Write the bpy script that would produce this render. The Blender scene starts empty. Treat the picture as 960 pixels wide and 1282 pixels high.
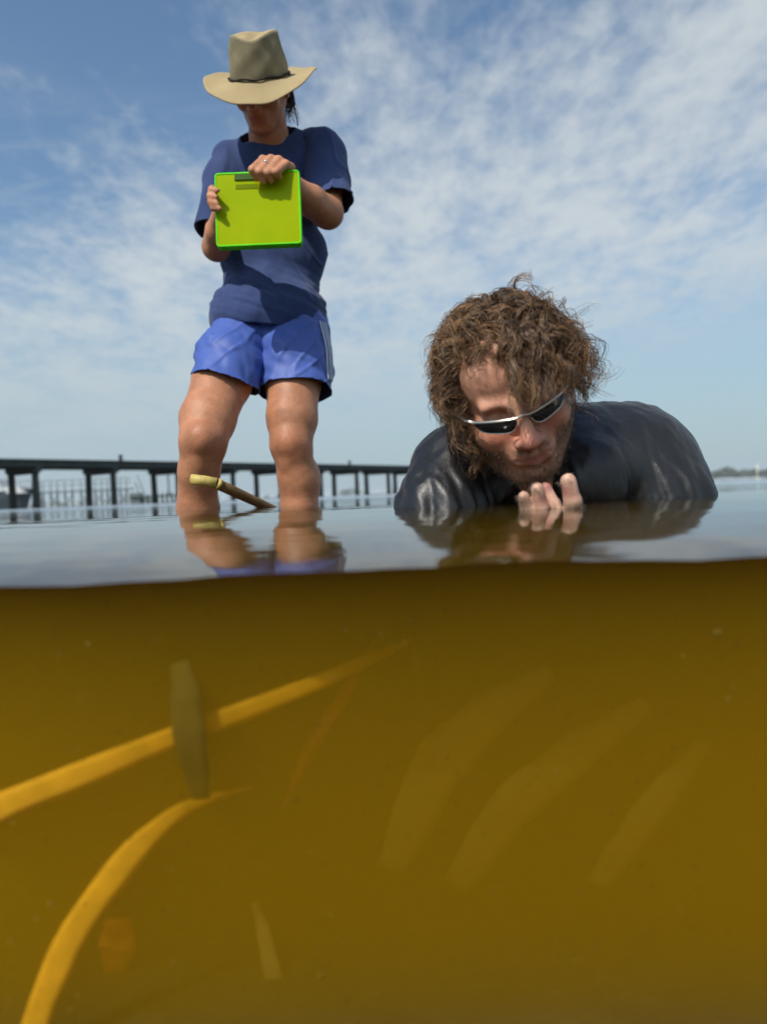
import bpy, math, random
import numpy as np
from mathutils import Vector

# ------------------------------------------------------------------ camera
H = 0.02            # lens height above the far water level
FPX = 900.0
PITCH = math.radians(1.4)
ROLL = math.radians(2.27)
_cp, _sp = math.cos(PITCH), math.sin(PITCH)
_F = np.array([0, _cp, -_sp]); _R0 = np.array([1.0, 0, 0]); _U0 = np.array([0, _sp, _cp])
_R = math.cos(ROLL) * _R0 - math.sin(ROLL) * _U0
_U = math.cos(ROLL) * _U0 + math.sin(ROLL) * _R0

def P(px, py, Y):
    """point at distance Y in front of the lens that is seen at photo pixel px, py"""
    d = _F + ((px - 480) / FPX) * _R + ((641 - py) / FPX) * _U
    return d * (Y / d[1]) + np.array([0, 0, H])

sc = bpy.context.scene
col = sc.collection
cam_d = bpy.data.cameras.new('camera'); cam = bpy.data.objects.new('camera', cam_d); col.objects.link(cam)
cam_d.sensor_fit = 'HORIZONTAL'; cam_d.sensor_width = 36.0; cam_d.lens = FPX / 960 * 36
cam_d.clip_start = 0.02; cam_d.clip_end = 20000
from mathutils import Matrix
m = Matrix(((_R[0], _U[0], -_F[0]), (_R[1], _U[1], -_F[1]), (_R[2], _U[2], -_F[2]))).to_4x4()
m.translation = Vector((0, 0, H)); cam.matrix_world = m
cam_d.dof.use_dof = True; cam_d.dof.focus_distance = 1.4; cam_d.dof.aperture_fstop = 3.8
sc.camera = cam

# ------------------------------------------------------------------ light
SUN = np.array([-0.36, -0.55, 0.78]); SUN = SUN / np.linalg.norm(SUN)   # towards the sun
elev = math.asin(SUN[2]); az = math.atan2(SUN[0], SUN[1])
sun_d = bpy.data.lights.new('sun', 'SUN'); sun_d.energy = 3.8; sun_d.angle = math.radians(0.5); sun_d.color = (1.0, 0.94, 0.84)
sun = bpy.data.objects.new('sun', sun_d); col.objects.link(sun)
sun.rotation_euler = Vector(tuple(SUN)).to_track_quat('Z', 'Y').to_euler()

world = bpy.data.worlds.new('World'); sc.world = world; world.use_nodes = True
wn = world.node_tree.nodes; wl = world.node_tree.links; wn.clear()

def node(tree_nodes, kind, **kw):
    n = tree_nodes.new(kind)
    for k, v in kw.items():
        if k.startswith('i_'):
            key = k[2:]
            key = int(key) if key.isdigit() else key.replace('_', ' ')
            n.inputs[key].default_value = v
        else:
            setattr(n, k, v)
    return n

def build_world():
    N, L = wn, wl
    def math_(op, a, b=None, c=None, clamp=False):
        n = N.new('ShaderNodeMath'); n.operation = op; n.use_clamp = clamp
        for i, v in enumerate((a, b, c)):
            if v is None: continue
            if isinstance(v, (int, float)): n.inputs[i].default_value = v
            else: L.new(v, n.inputs[i])
        return n.outputs[0]
    sky = N.new('ShaderNodeTexSky'); sky.sky_type = 'NISHITA'; sky.sun_disc = False
    sky.sun_elevation = elev; sky.sun_rotation = az; sky.altitude = 0; sky.air_density = 1.15; sky.dust_density = 1.6; sky.ozone_density = 1.2
    tc = N.new('ShaderNodeTexCoord'); sep = N.new('ShaderNodeSeparateXYZ'); L.new(tc.outputs['Generated'], sep.inputs[0])
    x, y, z = sep.outputs
    zc = math_('MAXIMUM', z, 0.015)
    # position on the cloud layer overhead
    den = math_('ADD', zc, 0.12)
    u = math_('DIVIDE', x, den); v = math_('DIVIDE', y, den)
    comb = N.new('ShaderNodeCombineXYZ'); L.new(u, comb.inputs[0]); L.new(v, comb.inputs[1])
    def noise(scale, detail, rough, dist=0.0, off=(0, 0, 0), st=(1, 1, 1), rot=0.0):
        mp = N.new('ShaderNodeMapping'); mp.inputs['Location'].default_value = off; mp.inputs['Scale'].default_value = st
        mp.inputs['Rotation'].default_value = (0, 0, rot)
        L.new(comb.outputs[0], mp.inputs[0])
        n = N.new('ShaderNodeTexNoise'); n.inputs['Scale'].default_value = scale; n.inputs['Detail'].default_value = detail
        n.inputs['Roughness'].default_value = rough; n.inputs['Distortion'].default_value = dist
        L.new(mp.outputs[0], n.inputs['Vector']); return n.outputs[0]
    def ramp(v, a, b):
        n = N.new('ShaderNodeMapRange'); n.interpolation_type = 'SMOOTHSTEP'
        n.inputs['From Min'].default_value = a; n.inputs['From Max'].default_value = b
        L.new(v, n.inputs['Value']); return n.outputs[0]
    big = noise(0.62, 2, 0.5, 0.3, BIG_OFF)
    mid = noise(3.2, 5, 0.6, 0.25, (1.2, 4.0, 0), (1.0, 0.62, 1), 0.5)
    fine = noise(15.0, 6, 0.62, 0.15, (0, 0, 3), (1, 0.72, 1), 0.5)
    wisp = noise(4.6, 5, 0.65, 0.6, (7, 1, 0), (0.45, 1.3, 1), -0.25)
    # one broad sheet of altocumulus: thins out to the upper left
    zc2 = math_('MULTIPLY_ADD', x, 0.42, 0.51)
    side = math_('MULTIPLY', math_('SUBTRACT', zc2, z), 1.9)
    s = math_('ADD', math_('MULTIPLY', math_('SUBTRACT', big, 0.5), 0.8), math_('ADD', math_('MINIMUM', side, 0.36), 0.44))
    s = math_('ADD', s, math_('MULTIPLY', math_('SUBTRACT', mid, 0.5), 1.25))
    s = math_('ADD', s, math_('MULTIPLY', math_('SUBTRACT', fine, 0.5), 0.75))
    puff = ramp(s, 0.22, 1.02)
    w = ramp(wisp, 0.42, 0.78)
    lowband = math_('MULTIPLY', ramp(z, 0.05, 0.20), math_('SUBTRACT', 1.0, ramp(z, 0.34, 0.52)))
    cov = math_('MAXIMUM', puff, math_('MULTIPLY', w, math_('MULTIPLY', lowband, 0.45)))
    cov = math_('MULTIPLY', cov, ramp(math_('SUBTRACT', z, math_('MULTIPLY', x, 0.22)), 0.01, 0.20))
    cov = math_('MULTIPLY', cov, 0.86)
    bg1 = N.new('ShaderNodeBackground'); bg1.inputs[1].default_value = SKY_STR
    tint = N.new('ShaderNodeMix'); tint.data_type = 'RGBA'; tint.blend_type = 'MULTIPLY'; tint.inputs[0].default_value = 1.0
    L.new(sky.outputs[0], tint.inputs[6]); tint.inputs[7].default_value = SKY_TINT
    L.new(tint.outputs[2], bg1.inputs[0])
    bg2 = N.new('ShaderNodeBackground'); bg2.inputs[0].default_value = CLOUD_COL; bg2.inputs[1].default_value = 1.0
    mix = N.new('ShaderNodeMixShader'); L.new(cov, mix.inputs[0]); L.new(bg1.outputs[0], mix.inputs[1]); L.new(bg2.outputs[0], mix.inputs[2])
    # haze near the horizon
    hz = math_('SUBTRACT', 1.0, ramp(z, 0.0, 0.34)); hz = math_('MULTIPLY', hz, 0.85)
    bg3 = N.new('ShaderNodeBackground'); bg3.inputs[0].default_value = HAZE_COL; bg3.inputs[1].default_value = 1.0
    mix2 = N.new('ShaderNodeMixShader'); L.new(hz, mix2.inputs[0]); L.new(mix.outputs[0], mix2.inputs[1]); L.new(bg3.outputs[0], mix2.inputs[2])
    out = N.new('ShaderNodeOutputWorld'); L.new(mix2.outputs[0], out.inputs[0])

BIG_OFF = (0.3, 0.8, 0)
SKY_STR = 0.124
SKY_TINT = (0.86, 1.0, 1.06, 1)
CLOUD_COL = (0.64, 0.69, 0.71, 1)
HAZE_COL = (0.39, 0.51, 0.59, 1)
build_world()

vs = sc.view_settings
vs.view_transform = 'Standard'; vs.look = 'None'; vs.exposure = 0.0; vs.gamma = 1.0; vs.use_curve_mapping = False
cy = sc.cycles
cy.use_denoising = True
cy.use_adaptive_sampling = True; cy.adaptive_threshold = 0.02
cy.max_bounces = 8; cy.diffuse_bounces = 3; cy.glossy_bounces = 4; cy.transmission_bounces = 6; cy.volume_bounces = 4; cy.transparent_max_bounces = 16
cy.caustics_reflective = False; cy.caustics_refractive = False
cy.sample_clamp_indirect = 4.0
cy.time_limit = 900

# ------------------------------------------------------------------ materials
def mat(name, color=(0.5, 0.5, 0.5), rough=0.6, spec=0.5, metal=0.0, noise=None, bump=None, attr=None, sss=0.0, sheen=0.0, stretch=None):
    """procedural principled material: noise=(scale, amount), bump=(scale, strength, distance)"""
    m = bpy.data.materials.new(name); m.use_nodes = True
    N, L = m.node_tree.nodes, m.node_tree.links
    b = N['Principled BSDF']
    b.inputs['Roughness'].default_value = rough; b.inputs['Metallic'].default_value = metal
    b.inputs['Specular IOR Level'].default_value = spec
    if sheen: b.inputs['Sheen Weight'].default_value = sheen
    c = (*color, 1)
    tc = N.new('ShaderNodeTexCoord')
    src = tc.outputs['Object']
    if stretch:
        mp = N.new('ShaderNodeMapping'); mp.inputs['Scale'].default_value = stretch; L.new(src, mp.inputs[0]); src = mp.outputs[0]
    colout = None
    if attr:
        a = N.new('ShaderNodeAttribute'); a.attribute_name = attr; colout = a.outputs['Color']
    if noise:
        n = N.new('ShaderNodeTexNoise'); n.inputs['Scale'].default_value = noise[0]; n.inputs['Detail'].default_value = 5; n.inputs['Roughness'].default_value = 0.6
        L.new(src, n.inputs['Vector'])
        r = N.new('ShaderNodeMapRange'); r.inputs['From Min'].default_value = 0.25; r.inputs['From Max'].default_value = 0.75
        r.inputs['To Min'].default_value = 1 - noise[1]; r.inputs['To Max'].default_value = 1 + noise[1]
        L.new(n.outputs[0], r.inputs[0])
        mx = N.new('ShaderNodeMix'); mx.data_type = 'RGBA'; mx.blend_type = 'MULTIPLY'; mx.inputs[0].default_value = 1.0
        if colout is not None: L.new(colout, mx.inputs[6])
        else: mx.inputs[6].default_value = c
        L.new(r.outputs[0], mx.inputs[7]); colout = mx.outputs[2]
    if colout is not None: L.new(colout, b.inputs['Base Color'])
    else: b.inputs['Base Color'].default_value = c
    if sss:
        b.inputs['Subsurface Weight'].default_value = sss; b.inputs['Subsurface Radius'].default_value = (0.012, 0.005, 0.003); b.inputs['Subsurface Scale'].default_value = 1.0
    if bump:
        n = N.new('ShaderNodeTexNoise'); n.inputs['Scale'].default_value = bump[0]; n.inputs['Detail'].default_value = 4
        L.new(src, n.inputs['Vector'])
        bp = N.new('ShaderNodeBump'); bp.inputs['Strength'].default_value = bump[1]; bp.inputs['Distance'].default_value = bump[2]
        L.new(n.outputs[0], bp.inputs['Height']); L.new(bp.outputs[0], b.inputs['Normal'])
    return m

M_skin_w = mat('tanned_skin', rough=0.52, spec=0.4, noise=(26, 0.24), bump=(150, 0.5, 0.0022), attr='tint', sss=0.08)
M_skin_m = mat('ruddy_skin', rough=0.48, spec=0.4, noise=(45, 0.22), bump=(420, 0.5, 0.0012), attr='tint', sss=0.08)
M_shirt = mat('navy_cotton', (0.034, 0.058, 0.165), 0.85, 0.25, noise=(14, 0.14), bump=(700, 0.3, 0.001), sheen=0.15)
M_shorts = mat('blue_nylon', (0.062, 0.115, 0.40), 0.55, 0.4, noise=(10, 0.07), bump=(900, 0.2, 0.0008))
M_stripe = mat('pale_stripe', (0.5, 0.56, 0.68), 0.6, 0.4)
M_wet = mat('wet_black_fabric', (0.011, 0.011, 0.012), 0.36, 0.55, noise=(18, 0.35), bump=(420, 0.55, 0.0012))
M_hair = mat('curly_brown_hair', rough=0.38, spec=0.55, attr='tint')
M_haircap = mat('dark_scalp_hair', (0.022, 0.014, 0.009), 0.7, 0.3, noise=(60, 0.5), bump=(120, 1.0, 0.006))
M_felt = mat('khaki_canvas', (0.40, 0.31, 0.17), 0.85, 0.2, noise=(16, 0.10), bump=(800, 0.35, 0.001))
M_mesh = mat('olive_canvas', (0.27, 0.24, 0.15), 0.9, 0.2, noise=(40, 0.16), bump=(500, 0.6, 0.0015))
M_cord = mat('dark_cord', (0.03, 0.022, 0.014), 0.7, 0.3)
M_frame_s = mat('silver_frame', (0.78, 0.74, 0.66), 0.22, 0.5, metal=0.9)
M_lens = mat('smoked_lens', (0.008, 0.009, 0.011), 0.08, 0.6)
M_ring = mat('white_gold', (0.85, 0.83, 0.78), 0.25, 0.5, metal=0.8)
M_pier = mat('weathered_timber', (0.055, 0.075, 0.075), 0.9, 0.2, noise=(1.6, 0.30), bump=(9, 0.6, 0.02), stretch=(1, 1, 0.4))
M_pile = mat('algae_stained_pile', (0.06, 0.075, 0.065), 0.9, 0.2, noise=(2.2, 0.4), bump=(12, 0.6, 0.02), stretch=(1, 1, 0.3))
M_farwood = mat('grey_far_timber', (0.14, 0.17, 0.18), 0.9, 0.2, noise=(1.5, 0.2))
M_hull = mat('dark_blue_hull', (0.055, 0.085, 0.105), 0.5, 0.5, noise=(0.8, 0.15))
M_white = mat('white_gelcoat', (0.50, 0.53, 0.53), 0.5, 0.5, noise=(1.2, 0.12))
M_glassd = mat('dark_boat_window', (0.08, 0.11, 0.13), 0.2, 0.5)
M_pole = mat('brown_bamboo', (0.16, 0.085, 0.028), 0.6, 0.4, noise=(60, 0.35), bump=(90, 0.5, 0.002))
M_tip = mat('yellowed_wood', (0.50, 0.39, 0.11), 0.5, 0.4, noise=(70, 0.30), bump=(120, 0.5, 0.002))
HAZE = 0.00028
M_sand = mat('silty_sand', (0.07, 0.05, 0.025), 0.95, 0.1, noise=(9, 0.3), bump=(30, 0.6, 0.01))
M_land = mat('marshy_shore', (0.10, 0.13, 0.10), 0.95, 0.1, noise=(0.08, 0.3))
M_tree = mat('hazy_tree_leaves', (0.10, 0.14, 0.105), 0.9, 0.1, noise=(0.35, 0.4))
M_trunk = mat('tree_bark', (0.12, 0.10, 0.08), 0.9, 0.1, noise=(3, 0.3))
M_marker = mat('pale_yellow_paint', (0.72, 0.76, 0.55), 0.6, 0.3, noise=(2, 0.1))
def blade_mat(name, c, tr=0.5, noise_s=40):
    m = mat(name, c, 0.7, 0.05, noise=(noise_s, 0.22))
    N, L = m.node_tree.nodes, m.node_tree.links
    b = N['Principled BSDF']; out = [n for n in N if n.type == 'OUTPUT_MATERIAL'][0]
    t = N.new('ShaderNodeBsdfTranslucent'); t.inputs[0].default_value = (*c, 1)
    mx = N.new('ShaderNodeMixShader'); mx.inputs[0].default_value = tr
    L.new(b.outputs[0], mx.inputs[1]); L.new(t.outputs[0], mx.inputs[2]); L.new(mx.outputs[0], out.inputs[0])
    return m
M_blade = blade_mat('yellow_seagrass', (0.66, 0.34, 0.02), 0.12)
M_blade2 = blade_mat('olive_ribbon', (0.50, 0.38, 0.14), 0.3)
M_bladed = blade_mat('brown_decayed_leaf', (0.12, 0.085, 0.016), 0.1)
M_bladeo = blade_mat('orange_leaf', (0.80, 0.30, 0.05), 0.3)

def plastic_mat():
    m = bpy.data.materials.new('fluorescent_green_plastic'); m.use_nodes = True
    N, L = m.node_tree.nodes, m.node_tree.links; N.clear()
    c = (0.52, 0.72, 0.0, 1)
    tc = N.new('ShaderNodeTexCoord'); nz = N.new('ShaderNodeTexNoise'); nz.inputs['Scale'].default_value = 14; nz.inputs['Detail'].default_value = 3; L.new(tc.outputs['Object'], nz.inputs['Vector'])
    cr = N.new('ShaderNodeMix'); cr.data_type = 'RGBA'; L.new(nz.outputs[0], cr.inputs[0]); cr.inputs[6].default_value = (0.60, 0.86, 0.0, 1); cr.inputs[7].default_value = (0.90, 0.98, 0.0, 1)
    d = N.new('ShaderNodeBsdfDiffuse'); L.new(cr.outputs[2], d.inputs[0])
    t = N.new('ShaderNodeBsdfTranslucent'); L.new(cr.outputs[2], t.inputs[0])
    tr = N.new('ShaderNodeBsdfTransparent'); tr.inputs[0].default_value = (0.66, 0.92, 0.03, 1)
    g = N.new('ShaderNodeBsdfGlossy'); g.inputs['Roughness'].default_value = 0.25
    m1 = N.new('ShaderNodeMixShader'); m1.inputs[0].default_value = 0.28; L.new(d.outputs[0], m1.inputs[1]); L.new(t.outputs[0], m1.inputs[2])
    m2 = N.new('ShaderNodeMixShader'); m2.inputs[0].default_value = 0.42; L.new(m1.outputs[0], m2.inputs[1]); L.new(tr.outputs[0], m2.inputs[2])
    fr = N.new('ShaderNodeFresnel'); fr.inputs[0].default_value = 1.4
    m3 = N.new('ShaderNodeMixShader'); g.inputs['Color'].default_value = (.25, .3, .2, 1); L.new(fr.outputs[0], m3.inputs[0]); L.new(m2.outputs[0], m3.inputs[1]); L.new(g.outputs[0], m3.inputs[2])
    o = N.new('ShaderNodeOutputMaterial'); L.new(m3.outputs[0], o.inputs[0]); return m
M_plastic = plastic_mat()
def rim_mat():
    m = blade_mat('bright_green_rim', (0.20, 0.98, 0.04), 0.3, 12); return m
M_rim = rim_mat()
M_paper = mat('yellowed_form_sheets', (0.75, 0.70, 0.02), 0.8, 0.2, noise=(8, 0.1))
M_clip = mat('dark_metal_clip', (0.05, 0.11, 0.015), 0.7, 0.2)

def water_mat(name='murky_amber_water', ior=1.333, film=1.0):
    m = bpy.data.materials.new(name); m.use_nodes = True
    N, L = m.node_tree.nodes, m.node_tree.links; N.clear()
    tr = N.new('ShaderNodeBsdfTransparent'); gl = N.new('ShaderNodeBsdfGlossy'); gl.inputs['Roughness'].default_value = 0.07
    p_ = N.new('ShaderNodeNewGeometry'); sx_ = N.new('ShaderNodeSeparateXYZ'); L.new(p_.outputs['Position'], sx_.inputs[0])
    rm = N.new('ShaderNodeMapRange'); rm.inputs['From Min'].default_value = 1.3; rm.inputs['From Max'].default_value = 14.0; rm.inputs['To Min'].default_value = 0.06; rm.inputs['To Max'].default_value = 0.30
    L.new(sx_.outputs[1], rm.inputs['Value']); L.new(rm.outputs[0], gl.inputs['Roughness'])
    gl.inputs['Color'].default_value = (0.92, 0.95, 0.97, 1)
    geo = N.new('ShaderNodeNewGeometry'); tr.inputs[0].default_value = (film, film, film, 1)
    tc = N.new('ShaderNodeTexCoord')
    def nz(scale, st, detail=3):
        mp = N.new('ShaderNodeMapping'); mp.inputs['Scale'].default_value = st; L.new(tc.outputs['Object'], mp.inputs[0])
        n = N.new('ShaderNodeTexNoise'); n.inputs['Scale'].default_value = scale; n.inputs['Detail'].default_value = detail; L.new(mp.outputs[0], n.inputs['Vector']); return n.outputs[0]
    a = nz(5.0, (0.8, 1.6, 1), 3); b = nz(0.9, (0.5, 1.2, 1), 4)
    ad = N.new('ShaderNodeMath'); ad.operation = 'MULTIPLY_ADD'; L.new(b, ad.inputs[0]); ad.inputs[1].default_value = 3.5; L.new(a, ad.inputs[2])
    bp = N.new('ShaderNodeBump'); bp.inputs['Strength'].default_value = 1.0; bp.inputs['Distance'].default_value = 0.0022
    L.new(ad.outputs[0], bp.inputs['Height'])
    L.new(bp.outputs[0], gl.inputs['Normal'])
    # Schlick reflectance, the same from either side of the skin
    dt = N.new('ShaderNodeVectorMath'); dt.operation = 'DOT_PRODUCT'; L.new(geo.outputs['Incoming'], dt.inputs[0]); L.new(bp.outputs[0], dt.inputs[1])
    def mt(op, a, b):
        n = N.new('ShaderNodeMath'); n.operation = op
        for i, v in enumerate((a, b)):
            if isinstance(v, float): n.inputs[i].default_value = v
            else: L.new(v, n.inputs[i])
        return n.outputs[0]
    f0 = ((ior - 1) / (ior + 1)) ** 2
    c_ = mt('MINIMUM', mt('ABSOLUTE', dt.outputs['Value'], 0.0), 1.0); fac = mt('ADD', mt('MULTIPLY', mt('POWER', mt('SUBTRACT', 1.0, c_), 5.0), 1 - f0), f0)
    mx = N.new('ShaderNodeMixShader'); L.new(fac, mx.inputs[0]); L.new(tr.outputs[0], mx.inputs[1]); L.new(gl.outputs[0], mx.inputs[2])
    o = N.new('ShaderNodeOutputMaterial'); L.new(mx.outputs[0], o.inputs['Surface'])
    vs_ = N.new('ShaderNodeVolumeScatter'); vs_.inputs['Color'].default_value = WATER_SCAT; vs_.inputs['Density'].default_value = WATER_D; vs_.inputs['Anisotropy'].default_value = 0.28
    va = N.new('ShaderNodeVolumeAbsorption'); va.inputs['Color'].default_value = WATER_ABS; va.inputs['Density'].default_value = WATER_DA
    av = N.new('ShaderNodeAddShader'); L.new(vs_.outputs[0], av.inputs[0]); L.new(va.outputs[0], av.inputs[1])
    L.new(av.outputs[0], o.inputs['Volume']); return m
WATER_SCAT = (1.0, 0.705, 0.03, 1); WATER_D = 6.2
WATER_ABS = (0.83, 0.65, 0.0, 1); WATER_DA = 9.0
M_water = water_mat()
M_watertop = water_mat('murky_water_skin', 2.0, 0.52)

# ------------------------------------------------------------------ object helpers
def setmesh(name, verts, faces_list, mats, smooth=True, tint=None, midx=None):
    """faces_list: list of (n,k) int arrays"""
    me = bpy.data.meshes.new(name)
    verts = np.asarray(verts, dtype=np.float32)
    me.vertices.add(len(verts)); me.vertices.foreach_set('co', verts.ravel())
    loops = np.concatenate([f.ravel() for f in faces_list]).astype(np.int32)
    totals = np.concatenate([np.full(len(f), f.shape[1], dtype=np.int32) for f in faces_list])
    starts = np.concatenate([[0], np.cumsum(totals)[:-1]]).astype(np.int32)
    me.loops.add(len(loops)); me.loops.foreach_set('vertex_index', loops)
    me.polygons.add(len(totals)); me.polygons.foreach_set('loop_start', starts)
    try: me.polygons.foreach_set('loop_total', totals)
    except Exception: pass
    for mm in (mats if isinstance(mats, (list, tuple)) else [mats]): me.materials.append(mm)
    if midx is not None: me.polygons.foreach_set('material_index', midx.astype(np.int32))
    me.update(calc_edges=True); me.validate()
    me.polygons.foreach_set('use_smooth', np.full(len(me.polygons), smooth))
    if tint is not None:
        a = me.color_attributes.new('tint', 'FLOAT_COLOR', 'POINT')
        c = np.ones((len(verts), 4), dtype=np.float32); c[:, :3] = tint
        a.data.foreach_set('color', c.ravel())
    return me

def origin_of(o):
    v = np.zeros(3)
    while o is not None:
        v = v + np.array(o.location[:]); o = o.parent
    return v

def link(name, me, parent=None, loc=None):
    o = bpy.data.objects.new(name, me); col.objects.link(o)
    if parent is not None: o.parent = parent
    if loc is not None: o.location = tuple(loc)
    return o

def mk(name, verts, faces, mats, parent=None, smooth=True, loc=None, **kw):
    """verts in world space; the object sits at loc (or at its parent's origin)"""
    base = origin_of(parent) if parent is not None else np.zeros(3)
    if loc is not None: org = np.asarray(loc, float)
    else: org = base
    if not isinstance(faces, (list, tuple)) or (len(faces) and not isinstance(faces[0], np.ndarray)):
        faces = [np.asarray(faces)] if isinstance(faces, np.ndarray) else group_faces(faces)
    me = setmesh(name, np.asarray(verts) - org, faces, mats, smooth, **kw)
    return link(name, me, parent, org - base)

def group_faces(faces):
    d = {}
    for f in faces: d.setdefault(len(f), []).append(f)
    return [np.array(v, dtype=np.int32) for v in d.values()]

def tag(o, label=None, cat=None, group=None, kind=None):
    if label: o['label'] = label
    if cat: o['category'] = cat
    if group: o['group'] = group
    if kind: o['kind'] = kind
    return o

def empty(name, loc, label, cat, group=None):
    o = link(name, None, None, loc); o.empty_display_size = 0.1
    return tag(o, label, cat, group)

class MB:
    def __init__(s): s.v = []; s.f = []; s.n = 0
    def add(s, v, f):
        v = np.asarray(v, float); s.v.append(v); s.f += [tuple(i + s.n for i in q) for q in f]; s.n += len(v)
    def box(s, c, d, ax=None):
        """box centre c, full sizes d, axes columns ax"""
        ax = np.eye(3) if ax is None else ax
        q = np.array([[x, y, z] for x in (-.5, .5) for y in (-.5, .5) for z in (-.5, .5)]) * np.asarray(d)
        s.add(q @ ax.T + np.asarray(c), [(0, 1, 3, 2), (4, 6, 7, 5), (0, 4, 5, 1), (2, 3, 7, 6), (0, 2, 6, 4), (1, 5, 7, 3)])
    def tube(s, pts, rad, n=8, caps=True, squash=None):
        pts = np.asarray(pts, float); k = len(pts)
        rad = np.full(k, rad) if np.isscalar(rad) else np.asarray(rad, float)
        t = np.gradient(pts, axis=0); t /= np.linalg.norm(t, axis=1)[:, None] + 1e-12
        ref = np.array([0, 0, 1.0]) if abs(t[0][2]) < 0.9 else np.array([1.0, 0, 0])
        vs_ = []
        for i in range(k):
            a = np.cross(t[i], ref); a /= np.linalg.norm(a); b = np.cross(t[i], a); ref = -b if False else ref
            for j in range(n):
                w = 2 * math.pi * j / n
                vs_.append(pts[i] + rad[i] * (math.cos(w) * a + math.sin(w) * b))
        f = [(i * n + j, i * n + (j + 1) % n, (i + 1) * n + (j + 1) % n, (i + 1) * n + j) for i in range(k - 1) for j in range(n)]
        if caps: f += [tuple(reversed(range(n))), tuple((k - 1) * n + j for j in range(n))]
        s.add(vs_, f)
    def build(s, name, material, parent=None, smooth=False, loc=None, **kw):
        return mk(name, np.concatenate(s.v), s.f, material, parent, smooth, loc, **kw)

# ------------------------------------------------------------------ implicit surfaces
def norm(v): v = np.asarray(v, float); return v / np.linalg.norm(v)

class SDF:
    def __init__(s): s.ops = []
    def cone(s, a, b, ra, rb, k=0.01, mode='u'):
        a = np.asarray(a, float); b = np.asarray(b, float); r = max(ra, rb)
        lo = np.minimum(a, b) - r; hi = np.maximum(a, b) + r
        ba = b - a; bb = float(ba @ ba) + 1e-12
        def f(X, Y, Z):
            px, py, pz = X - a[0], Y - a[1], Z - a[2]
            t = np.clip((px * ba[0] + py * ba[1] + pz * ba[2]) / bb, 0, 1)
            return np.sqrt((px - t * ba[0]) ** 2 + (py - t * ba[1]) ** 2 + (pz - t * ba[2]) ** 2) - (ra + (rb - ra) * t)
        s.ops.append((f, k, mode, lo, hi)); return s
    def chain(s, pts, rad, k=0.01, mode='u'):
        for i in range(len(pts) - 1): s.cone(pts[i], pts[i + 1], rad[i], rad[i + 1], k, mode)
        return s
    def ell(s, c, r, ax=None, k=0.01, mode='u'):
        c = np.asarray(c, float); r = np.asarray(r, float); ax = np.eye(3) if ax is None else np.asarray(ax)
        ext = np.sqrt(((ax * r) ** 2).sum(1)); lo = c - ext; hi = c + ext
        def f(X, Y, Z):
            px, py, pz = X - c[0], Y - c[1], Z - c[2]
            k0 = 0; k1 = 0
            for i in range(3):
                q = px * ax[0, i] + py * ax[1, i] + pz * ax[2, i]
                k0 = k0 + (q / r[i]) ** 2; k1 = k1 + (q / r[i] ** 2) ** 2
            k0 = np.sqrt(k0); k1 = np.sqrt(k1) + 1e-9
            return k0 * (k0 - 1) / k1
        s.ops.append((f, k, mode, lo, hi)); return s
    @staticmethod
    def comb(F, d, k, mode):
        if mode == 'u':
            h = np.clip(0.5 + 0.5 * (F - d) / k, 0, 1); return F * (1 - h) + d * h - k * h * (1 - h)
        d = -d
        h = np.clip(0.5 - 0.5 * (F - d) / k, 0, 1); return F * (1 - h) + d * h + k * h * (1 - h)
    def grid(s, lo, hi, h):
        lo = np.asarray(lo, float); hi = np.asarray(hi, float)
        n = np.ceil((hi - lo) / h).astype(int) + 1
        ax = [(lo[i] + h * np.arange(n[i])).astype(np.float32) for i in range(3)]
        F = np.full(n, 0.08, dtype=np.float32)
        for f, k, mode, l, u in s.ops:
            m = k + 3 * h + (0.0 if mode == 's' else 0.012)
            i0 = np.clip(np.floor((l - m - lo) / h).astype(int), 0, n); i1 = np.clip(np.ceil((u + m - lo) / h).astype(int) + 1, 0, n)
            if (i1 <= i0).any(): continue
            sl = tuple(slice(i0[j], i1[j]) for j in range(3))
            X = ax[0][sl[0]][:, None, None]; Y = ax[1][sl[1]][None, :, None]; Z = ax[2][sl[2]][None, None, :]
            F[sl] = s.comb(F[sl], f(X, Y, Z).astype(np.float32), k, mode)
        return F, lo, h
    def at(s, p):
        p = np.asarray(p, float); F = np.full(len(p), 0.5)
        for f, k, mode, l, u in s.ops: F = s.comb(F, f(p[:, 0], p[:, 1], p[:, 2]), k, mode)
        return F
    def mesh(s, h, lo=None, hi=None, relax=2):
        if lo is None:
            us = [o for o in s.ops if o[2] == 'u']
            lo = np.min([o[3] for o in us], axis=0) - 4 * h; hi = np.max([o[4] for o in us], axis=0) + 4 * h
        return nets(*s.grid(lo, hi, h), relax=relax)

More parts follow.
